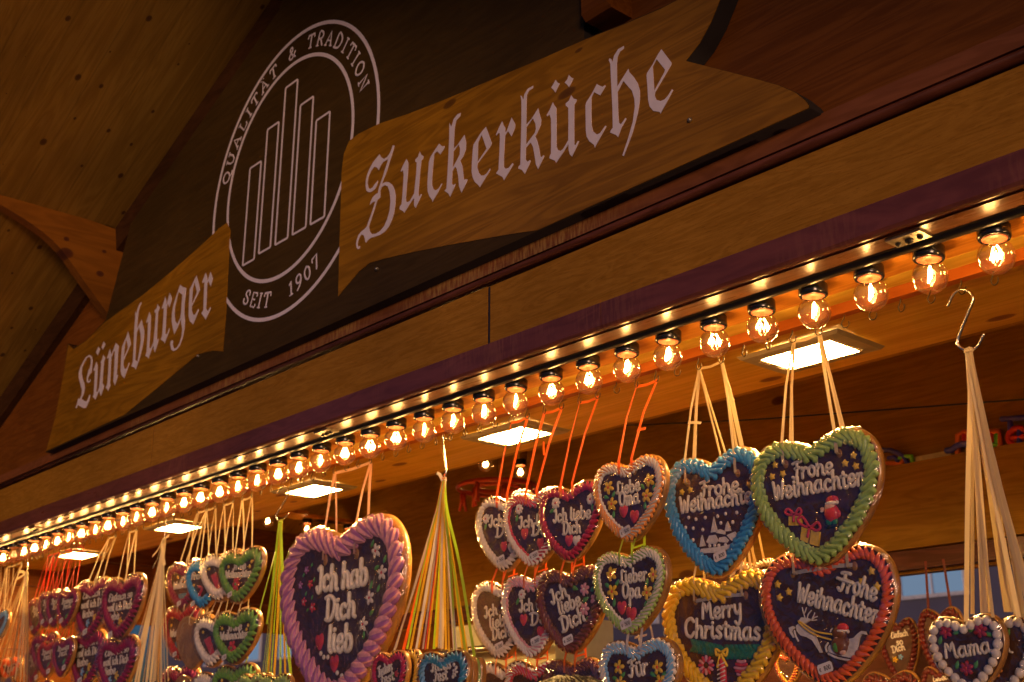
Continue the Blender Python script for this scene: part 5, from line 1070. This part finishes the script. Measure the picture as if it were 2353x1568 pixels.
for (L, R_, T1, T2, B, Y, ks, lab, tx) in (
    ((612, 960), (890, 930), (720, 742), (830, 740), (720, 1236), 1.80, ((415, 1170 + 66), (430, 1228)), 'crimson rimmed heart reading Einfach so weil ich Dich liebe, upper left of four', (665, 905)),
    ((828, 970), (1168, 860), (930, 722), (1090, 706), (905, 1238), 1.775, ((300, 1217), (322, 1210)), 'crimson rimmed Einfach so heart, upper right of four', (870, 930)),
    ((578, 1380), (850, 1340), (660, 1165), (780, 1152), (690, 1650), 1.805, None, 'crimson rimmed heart reading Einfach so weil ich Dich liebe, lower left of four', (622, 1295)),
    ((800, 1400), (1118, 1320), (880, 1212), (1040, 1192), (850, 1690), 1.78, None, 'crimson rimmed Einfach so heart, lower right of four, beside crossing cream ribbons', (842, 1365))):
    h = ah(lab, L, R_, T1, T2, B, Y, 'crimson', ((245, 1238), (262, 1230)) if tx == (665, 905) else ks, 'cream', g='hearts reading Einfach so weil ich Dich liebe')
    x, y = tx
    h.text([('Einfach so', x, y, x + 190, y - 44, 27), ('weil ich Dich', x - 12, y + 75, x + 188, y + 42, 27), ('liebe', x - 2, y + 150, x + 85, y + 130, 27)])
    h.flower(x + 95, y + 150, 26, 'yellow', 'gold'); h.flower(x + 40, y + 190, 26, 'sky', 'white'); h.leaf(x + 75, y + 195, 20, 30); h.flower(x + 65, y + 235, 24, 'yellow', 'gold'); h.tagp(x + 50, y + 262, size=.036)
h = ah('bluish white rimmed heart cut by the left border', (-60, 1120), (78, 1080), (-20, 1000), (55, 985), (-10, 1225), 1.79, 'sky', ((15, 1300), (50, 1290)))
h = ah('plain baked brown heart back at the very lower left', (-20, 1580), (115, 1570), (20, 1525), (80, 1525), (40, 1900), 1.73, 'white', back=True)
h = ah('dark red rimmed heart whose top shows below the small ones', (240, 1620), (440, 1600), (300, 1553), (400, 1552), (330, 1950), 1.79, 'crimson')
h = ah('orange lit coral rimmed heart behind the leftmost cream ribbons', (15, 1440), (178, 1415), (60, 1365), (130, 1358), (95, 1565), 1.95, 'coral'); h.text([('Ich', 35, 1435, 80, 1425, 26), ('liebe', 70, 1435, 160, 1405, 26), ('Dich', 60, 1490, 145, 1470, 26)])
# --- Mama hearts at the right
h = Heart('heart reading Mama with a rim of big white icing balls and three red flowers', 'f', (315, 1430), (597, 1398), (395, 1322), (530, 1318), (462, 1612), 1.80, c1='white', style='dots', n=24, bw=.15, group='hearts with white icing balls'); 
CROPS['mm'] = (3600, 2300, 4.285); h.k = 'mm'
h.text([('Mama', 425, 1175, 1190, 1050, 150)])
for x, y in ((415, 715), (995, 705), (765, 1335)): h.flower(x, y, 125, 'red', 'candy', 6, .3)
for x, y, a in ((590, 730, 20), (318, 862, 70), (840, 668, 50), (1140, 770, -20), (600, 1275, 70), (915, 1270, 60)): h.leaf(x, y, 75, a)
h.ribbon_ = None
h = Heart('second white balled heart half hidden behind the Mama heart', 'f', (425, 1450), (715, 1420), (530, 1328), (650, 1322), (590, 1625), 1.825, c1='white', style='dots', n=24, bw=.15, group='hearts with white icing balls')
h.k = 'mm'; h.text([('l', 1455, 1085, 1560, 1065, 110)]); h.leaf(1450, 740, 75, 60); h.leaf(1345, 1230, 75, 70); h.flower(1265, 1380, 100, 'orange', 'coral', 5)
for (L, R_, T1, T2, B, Y, lab) in (((130, 1420), (278, 1420), (170, 1335), (240, 1330), (215, 1580), 3.30, 'blurred red rimmed heart in the back hatch beside the coral rimmed one'), ((275, 1410), (448, 1395), (325, 1300), (400, 1286), (372, 1580), 3.24, 'blurred red rimmed heart in the back hatch behind the Mama heart'),
                                   ((60, 1600), (290, 1590), (120, 1530), (210, 1525), (170, 1820), 3.2, 'blurred red rimmed heart low in the back hatch, mostly below the picture'), ((285, 1580), (420, 1570), (320, 1510), (380, 1508), (350, 1750), 3.18, 'blurred maroon rimmed heart low behind the Mama heart')):
    h = Heart(lab, 'f', L, R_, T1, T2, B, Y, c1='shaded_red', style='shell', bw=.16, n=34, group='hearts hanging in the back hatch')  # rim red darkened to imitate the dim light at the back
    x, y = L[0] + 42, L[1] - 5
    h.text([('Einfach', x, y - 8, x + 62, y - 20, 11), ('so', x + 20, y + 18, x + 45, y + 12, 12), ('Dich', x + 5, y + 45, x + 52, y + 33, 12)]); h.flower(x + 15, y + 70, 10, 'yellow'); h.flower(x + 35, y + 60, 9, 'sky')
    if L[0] != 275: continue
    mb = MB()
    for dx in (-.035, .035): mb.strip([(dx, 0, .5 * h.h), (dx * .8, 0, 2.105 - h.cz)], .008)
    mb.build('ribbon', rib('shaded_red'), h.root, False)  # ribbon red darkened too, dim light put into its colour
# ------------------------------------------------------------------ bundles of ribbons on S-hooks
def bundle(label, k, apex, ends, cols, Y=1.79, w=.0055, tails=(), name='ribbon_bundle', Yend=None):
    a = onY(k, *apex, Y); root = empty(name, tuple(a), label, 'ribbon bundle', 'bundles of ribbons')
    for i, e in enumerate(ends):
        Ye = (Yend or Y) + rnd.uniform(-.02, .02); p = onY(k, *e, Ye) - a
        wob = rnd.uniform(-.006, .006); th = rnd.uniform(-.9, .9); s0 = rnd.uniform(-.004, .004); yo = rnd.uniform(-.004, .004)
        pts = [(s0, yo, rnd.uniform(-.002, .004)), (p[0] * .16 + s0 * .8, p[1] * .2 + yo, p[2] * .2), (p[0] * .5 + wob, p[1] * .5 + yo, p[2] * .52), (p[0], p[1], p[2])]
        pts = smooth_path(pts, 4); n = len(pts)
        sides = [(math.cos(th * (1 - .6 * q / n)), math.sin(th * (1 - .6 * q / n)), 0) for q in range(n)]
        mb = MB(); mb.strip(pts, w * rnd.uniform(.8, 1.15), side=sides); mb.build('ribbon', rib(cols[i % len(cols)]), root, False)
    for (dx, dz, l) in tails:
        mb = MB(); mb.strip([(0, -.004, -.006), (dx * .5, -.006, dz * .7), (dx, -.007, dz)], w * 1.1, side=(0, .3, 1)); mb.build('ribbon_tail', rib(l), root, False)
    mb = MB(); mb.tube([(-.007, 0, -.004), (0, -.006, -.005), (.007, 0, -.004), (0, .006, -.004)], .0022, 6, closed=True); mb.build('knot', rib(cols[0]), root)
    return root
def s_hook(label, k, pts, Y=1.795, r=.0017, big=False):
    P = [onY(k, x, y, Y) for x, y in pts]; o0 = P[0]
    mb = MB(); mb.tube(smooth_path([tuple(p - o0) for p in P], 4), r, 8); o = mb.build('s_hook', M['steel'], loc=tuple(o0)); tag(o, label, 'S hook', 'steel S hooks'); return o
CROPS['sh'] = (3200, 1000, 2.941)
s_hook('large bent steel S hook holding the rightmost cream ribbons', 'sh', [(1480, 570), (1530, 460), (1600, 395), (1680, 390), (1750, 430), (1765, 510), (1720, 630), (1640, 830), (1590, 980), (1610, 1040), (1670, 1080), (1740, 1085), (1810, 1050), (1850, 990), (1890, 905)], r=.0026)
bundle('rightmost bundle of long cream ribbons hanging from the large S hook', 'f', (455, 342), [(447, 1345), (470, 1318), (505, 1312), (520, 1312), (535, 1312), (545, 1330), (592, 1310), (618, 1310), (640, 1330), (655, 1330), (665, 1340), (690, 1340), (700, 1350), (512, 1315), (605, 1310), (630, 1320), (715, 1360)], ['cream', 'cream', 'cream', 'cream'], w=.0068)
s_hook('steel S hook holding the lime green ribbons', 'b', [(1022, 150), (1050, 110), (1090, 95), (1110, 125), (1095, 180), (1040, 270), (1015, 320), (1030, 350), (1065, 345), (1090, 325), (1112, 298)], r=.002)
bundle('bundle of lime green ribbons left of the biggest heart', 'b', (1050, 355), [(910, 1530), (930, 1500), (955, 1520), (975, 1530), (1040, 1560), (1050, 1540), (1085, 1545), (1130, 1560), (765, 1500), (790, 1420), (1000, 1540), (940, 1540)], ['lime', 'lime', 'yellow', 'lime'], w=.0085, tails=[(-.03, -.29, 'lime')])
s_hook('straight seen steel S hook holding the many coloured ribbons', 'c', [(1185, -62), (1176, -88), (1164, -70), (1168, 0), (1178, 90), (1186, 160), (1172, 205), (1158, 196)], r=.0022)
bundle('bundle of long ribbons in yellow, orange, white and lime beside the biggest heart', 'c', (1172, 205), [(828, 1390), (850, 1340), (900, 1350), (925, 1345), (945, 1360), (985, 1360), (1000, 1340), (1030, 1345), (1045, 1350), (1060, 1345), (1105, 1345), (1120, 1335), (1135, 1340), (1160, 1345), (1185, 1350), (1205, 1365), (1240, 1370), (1255, 1372), (1300, 1390), (1318, 1390), (1330, 1390), (1375, 1395), (1250, 1370), (1150, 1340)],
       ['white', 'cream', 'orange', 'lime', 'yellow', 'white', 'yellow', 'white', 'red', 'yellow', 'lime', 'yellow', 'white', 'cream', 'yellow', 'yellow', 'white', 'white', 'yellow', 'lime', 'yellow', 'lime', 'lime', 'white'], w=.0072, Yend=1.74, tails=[(-.02, .016, 'white'), (.012, .008, 'orange')])
s_hook('thin steel hook holding the middle cream ribbons', 'a', [(1335, 255), (1328, 290), (1322, 360), (1316, 410)], r=.0016)
bundle('middle bundle of cream ribbons between the crimson and the small Christmas hearts', 'a', (1312, 425), [(985, 1600), (1005, 1580), (1050, 1560), (1080, 1580), (1105, 1570), (1140, 1590), (1170, 1570), (1200, 1590), (1225, 1580), (1260, 1590), (1290, 1570), (1320, 1590), (1345, 1560), (1060, 1500), (1180, 1540), (1240, 1560)], ['cream', 'tan', 'cream', 'cream'], w=.0095, tails=[(.05, .006, 'cream'), (-.06, -.05, 'cream'), (.035, -.09, 'cream'), (-.05, -.09, 'cream')])
s_hook('thin steel hook holding the leftmost cream ribbons', 'a', [(225, 605), (222, 640), (217, 680)], r=.0016)
bundle('leftmost bundle of cream ribbons at the border of the picture', 'a', (215, 690), [(-40, 1330), (-20, 1360), (0, 1450), (10, 1580), (40, 1590), (60, 1590), (90, 1580), (115, 1600), (140, 1580), (160, 1590), (190, 1570), (215, 1590), (235, 1580), (30, 1500), (-60, 1300)], ['cream', 'cream', 'tan'], w=.0105, tails=[(.03, .012, 'cream'), (-.10, -.02, 'cream'), (-.07, .01, 'cream'), (.02, -.06, 'cream')])
# loose ribbons at the left border
b = MB()
for i, (x0, x1) in enumerate(((8, -5), (40, 25), (75, 50), (110, 80))):
    p, q = onY('a', x0, 650, 1.80), onY('a', x1, 985, 1.80); b.strip([tuple(p), tuple((p + q) / 2 + np.array([.003, 0, 0])), tuple(q)], .008)
tag(b.build('ribbon_loop', rib('tan'), None, False), 'loose tan ribbons hanging above the bluish white rimmed heart', 'ribbon')
# ------------------------------------------------------------------ things inside and behind the stall
def ringpts(c, r, n=36, a0=0, a1=360): return [(c[0] + r * math.cos(R(a0 + (a1 - a0) * k / n)), c[1] + r * math.sin(R(a0 + (a1 - a0) * k / n)), c[2]) for k in range(n + (0 if a1 - a0 == 360 else 1))]
redp = plain('red_plastic', (.55, .06, .02), rough=.3, noise=.1, coat=.3)
c = onY('g', 1143, 1128, 2.62); c[2] += .01
root = empty('peg_hanger', tuple(c), 'round red plastic hanger with clothes pegs inside the stall', 'peg hanger')
for r_, nm in ((.135, 'outer_ring'), (.075, 'inner_ring')):
    mb = MB(); mb.tube(ringpts((0, 0, 0), r_, 40), .007, 8, closed=True, flat=1.3, up=(0, 0, 1)); mb.build(nm, redp, root)
for a in range(0, 360, 90):
    mb = MB(); mb.tube([(.075 * math.cos(R(a)), .075 * math.sin(R(a)), 0), (.135 * math.cos(R(a)), .135 * math.sin(R(a)), 0)], .004, 6); mb.build('spoke', redp, root)
for i, a in enumerate((10, 55, 100, 150, 200, 245, 290, 335)):
    r_ = .135 if i % 2 == 0 else .08; mb = MB(); x, y = r_ * math.cos(R(a)), r_ * math.sin(R(a)); t = R(rnd.uniform(0, 180)); ux, uy = math.cos(t), math.sin(t)
    for sg in (-1, 1): mb.tube([(x + ux * sg * .006, y + uy * sg * .006, -.005), (x + ux * sg * .004, y + uy * sg * .004, -.035), (x + ux * sg * .012, y + uy * sg * .012, -.068)], [.006, .0065, .005], 4, cap=False)
    mb.build('clothes_peg', redp, root)
mb = MB(); mb.tube([(0, 0, .0), (0, 0, 2.80 - c[2])], .0015, 5); mb.build('hanging_wire', M['steel'], root)
# toys and boxes on the ledge of the back beam
def flatframe(name, label, k, pts, colour, Y, r, cat='toy', closed=True, extra=()):
    P = [onY(k, x, y, Y) for x, y in pts]; o = sum(P) / len(P); root = empty(name, tuple(o), label, cat, 'coloured plastic toys on the back ledge')
    mb = MB(); mb.tube([tuple(p - o) for p in P], r, 8, closed=closed); mb.build('frame', plain('plastic_' + colour, PC[colour], rough=.3, noise=.1, coat=.3), root)
    for nm, pp, cc in extra:
        mb = MB(); mb.tube([tuple(onY(k, x, y, Y) - o) for x, y in pp], r * .9, 8); mb.build(nm, plain('plastic_' + cc, PC[cc], rough=.3, noise=.1, coat=.3), root)
PC = {'blue': (.06, .06, .60), 'orange': (.90, .22, .03), 'red': (.75, .04, .02), 'green': (.20, .75, .05), 'yellow': (.8, .6, .05)}
CROPS['sf'] = (3420, 1600, 3.4845)
flatframe('plastic_toy', 'curved blue plastic toy with orange base beside the lime rimmed heart', 'sf', [(100, 550), (200, 555), (300, 590), (390, 650), (440, 740)], 'blue', 3.385, .008, closed=False, extra=(('orange_bar', [(150, 730), (250, 735), (330, 750), (380, 690)], 'orange'), ('green_hook', [(330, 660), (420, 640), (490, 640), (500, 700)], 'green'), ('blue_bar', [(180, 660), (260, 650), (300, 700)], 'blue')))
flatframe('plastic_toy', 'orange red plastic frame toy standing behind the rightmost ribbons', 'sf', [(1120, 620), (1120, 350), (1200, 310), (1690, 300), (1700, 480), (1690, 530)], 'orange', 3.385, .009, closed=False, extra=(('green_bar', [(1560, 480), (1700, 490)], 'green'), ('green_peg', [(1650, 350), (1655, 460)], 'green'), ('red_bar', [(1210, 320), (1210, 480)], 'red'), ('red_bar', [(1570, 310), (1575, 470)], 'red'), ('base_bar', [(1150, 625), (1230, 620), (1350, 570)], 'orange')))
flatframe('plastic_toy', 'dark blue plastic handle toy lying on the back ledge', 'sf', [(970, 560), (1040, 550), (1100, 500), (1180, 470), (1280, 480)], 'blue', 3.375, .010, closed=False)
wh = [(1960 + 150 * math.cos(R(a)), 380 + 125 * math.sin(R(a))) for a in range(0, 360, 15)]
flatframe('plastic_toy', 'toy with a red wheel and blue bars at the right border', 'sf', wh, 'red', 3.385, .010, extra=(('blue_bar', [(1720, 130), (2080, 110)], 'blue'), ('blue_bar', [(1830, 150), (1840, 300)], 'blue'), ('spoke', [(1850, 390), (2080, 370)], 'red'), ('spoke', [(1960, 260), (1960, 500)], 'blue')))
p0, p1 = onY('sf', 500, 560, 3.40), onY('sf', 1040, 500, 3.40)
b = MB(); b.box((p0[0], 3.39, 2.431), (p1[0], 3.415, 2.431 + .022)); tag(b.build('carton', plain('pale_carton', (.7, .6, .35), rough=.5), None, False), 'flat pale yellow carton lying on the back ledge', 'carton')
# pale metal cabinet with a rail at the back of the stall
p = onY('g', 1045, 1440, 3.05); q = onY('g', 1170, 1440, 3.05)
cab = empty('cabinet', (float(p[0]), 3.05, 0), 'pale metal cabinet with a front rail behind the many coloured ribbons', 'cabinet')
pm_ = plain('pale_metal', (.42, .40, .26), rough=.35, noise=.05, spec=.6)
b = MB(); b.box((0, 0, .96), (float(q[0] - p[0]) + .25, .3, float(p[2]))); b.build('body', pm_, cab, False)
zr = float(onY('g', 1100, 1492, 3.0)[2]); b = MB(); b.tube([(-.02, -.05, zr), (float(q[0] - p[0]) + .25, -.05, zr)], .014, 8); b.build('rail', M['steel'], cab)
# cable strung across the inside
p, q = onY('g', 1290, 985, 2.9), onY('g', 2353, 918, 2.9); b = MB(); b.tube([tuple(p), tuple((p + q) / 2 - np.array([0, 0, .01])), tuple(q)], .0025, 6); tag(b.build('cable', M['cable']), 'thin grey cable strung across the inside of the stall', 'cable')
# ------------------------------------------------------------------ house across the street seen through the back hatch
hb = empty('house', (-9.5, 14.5, 0), 'grey blue plastered house with pale windows seen through the back hatch', 'house')
HO = Vector((-9.5, 14.5, 0)); wallm = plain('blue_grey_plaster', (.13, .13, .19), rough=.8, noise=.06, nscale=3)
def hp_(mb, nm, mt, pr=None):
    o = mb.build(nm, mt, pr or hb, False); o.matrix_parent_inverse = Matrix.Translation(-HO) if pr is None else Matrix(); return o
b = MB(); b.box((-30, 14.6, 0), (1, 20, 7.2)); hp_(b, 'wall', wallm)
b = MB(); b.prism_x([(14.2, 7.2), (17.3, 10.2), (20.4, 7.2)], -30.3, 1.3); hp_(b, 'roof', plain('dark_tiles', (.10, .06, .05), rough=.7, noise=.2, nscale=6))
wg = emit('sky_glow_pane', (.30, .50, .75), .22, (.1, .12, .16)); wf = plain('white_window_frame', (.7, .7, .72), rough=.5)  # panes glow faintly to imitate the evening sky reflected in them
for fl in (1.0, 3.4, 5.4):
    for i in range(16):
        x = -28 + i * 1.75
        b = MB(); b.box((x, 14.56, fl), (x + .95, 14.61, fl + 1.35)); o = hp_(b, 'window', wf)
        for sx in (.05, .50):
            g_ = MB(); g_.box((x + sx, 14.545, fl + .05), (x + sx + .40, 14.562, fl + 1.30)); q = g_.build('pane', wg, o, False)
# ------------------------------------------------------------------ dark haired customer: only the crown of the head reaches into the picture
hc = CAMPOS + ray('g', 1262, 1543) * 1.70
PX_, PY_, TOP = float(hc[0]), float(hc[1]) + .05, float(hc[2]) - .012
J = {'pelvis': (0, 0, .96, .15), 'waist': (0, .01, 1.10, .135), 'chest': (0, 0, 1.30, .155), 'neck': (0, .01, 1.47, .055), 'jaw': (0, -.01, 1.54, .062), 'head': (0, .0, 1.60, .080), 'crown': (0, .005, 1.645, .066),
     'shl': (-.19, 0, 1.39, .062), 'ell': (-.23, .02, 1.12, .045), 'wrl': (-.20, .14, .92, .030), 'hal': (-.19, .19, .87, .034), 'shr': (.19, 0, 1.39, .062), 'elr': (.23, .02, 1.12, .045), 'wrr': (.20, .14, .92, .030), 'har': (.19, .19, .87, .034),
     'hil': (-.10, 0, .88, .105), 'knl': (-.11, .02, .50, .065), 'anl': (-.11, -.02, .09, .045), 'tol': (-.12, .12, .04, .04), 'hir': (.10, 0, .88, .105), 'knr': (.11, .02, .50, .065), 'anr': (.11, -.02, .09, .045), 'tor': (.12, .12, .04, .04)}
E_ = [('pelvis', 'waist'), ('waist', 'chest'), ('chest', 'neck'), ('neck', 'jaw'), ('jaw', 'head'), ('head', 'crown'), ('chest', 'shl'), ('shl', 'ell'), ('ell', 'wrl'), ('wrl', 'hal'), ('chest', 'shr'), ('shr', 'elr'), ('elr', 'wrr'), ('wrr', 'har'), ('pelvis', 'hil'), ('hil', 'knl'), ('knl', 'anl'), ('anl', 'tol'), ('pelvis', 'hir'), ('hir', 'knr'), ('knr', 'anr'), ('anr', 'tor')]
def skin(name, J, E_, mat, root_j, parent):
    names = list(J); me = bpy.data.meshes.new(name); me.from_pydata([J[n][:3] for n in names], [(names.index(a), names.index(b_)) for a, b_ in E_], []); o = bpy.data.objects.new(name, me); COL.objects.link(o)
    sk = o.modifiers.new('skin', 'SKIN'); o.modifiers.new('sub', 'SUBSURF').levels = 2
    for i, n in enumerate(names): d = me.skin_vertices[0].data[i]; d.radius = (J[n][3], J[n][3]); d.use_root = (n == root_j)
    sk.use_smooth_shade = True; dg = bpy.context.evaluated_depsgraph_get(); dg.update(); m2 = bpy.data.meshes.new_from_object(o.evaluated_get(dg)); m2.materials.clear(); m2.materials.append(mat)
    bpy.data.objects.remove(o); o = bpy.data.objects.new(name, m2); COL.objects.link(o); o.parent = parent; return o
SCL = TOP / 1.725
pr = empty('person', (PX_, PY_, 0), 'customer with thick dark brown hair whose crown shows below the hearts', 'person'); pr.scale = (SCL, SCL, SCL); pr.rotation_euler = (0, 0, R(25))
skin('body', J, E_, plain('dark_winter_coat', (.03, .032, .045), rough=.8, noise=.2), 'pelvis', pr)
b = MB(); b.ball((0, .005, 1.615), .088, 0, 24, 16, sy=1.12, sz=1.22); b.ball((0, .115, 1.60), .016, 0, 10, 8)
for sg in (-1, 1): b.ball((sg * .086, 0, 1.60), .022, 0, 8, 6, sx=.5, sz=1.3); b.ball((sg * .033, .094, 1.628), .010, 1, 8, 6)
b.tube([(-.022, .098, 1.562), (0, .104, 1.56), (.022, .098, 1.562)], .004, 6, m=1); b.build('face', [plain('skin_tone', (.5, .30, .21), rough=.5, sss=.1), plain('eye_and_lip', (.12, .05, .04), rough=.4)], pr)
hm = plain('dark_hair', (.075, .050, .022), rough=.55, noise=.5, nscale=60)
b = MB(); b.ball((0, -.012, 1.628), .094, 0, 24, 16, sy=1.15, sz=1.04)
for i in range(900):
    th = rnd.uniform(0, 2 * math.pi); ph = rnd.uniform(0, 1.45); swirl = .55
    P = []
    for k in range(4):
        p_ = ph + k * .16; t_ = th + k * swirl * .35; rr_ = .0965 + .003 * math.sin(k) + rnd.uniform(0, .003)
        P.append((rr_ * math.sin(p_) * math.cos(t_), -.012 + rr_ * 1.15 * math.sin(p_) * math.sin(t_), 1.628 + rr_ * 1.03 * math.cos(p_)))
    if P[-1][1] > .06 and P[-1][2] < 1.66: continue
    b.tube(P, [.0022, .0026, .002, .0008], 4, cap=False)
b.build('hair', hm, pr)
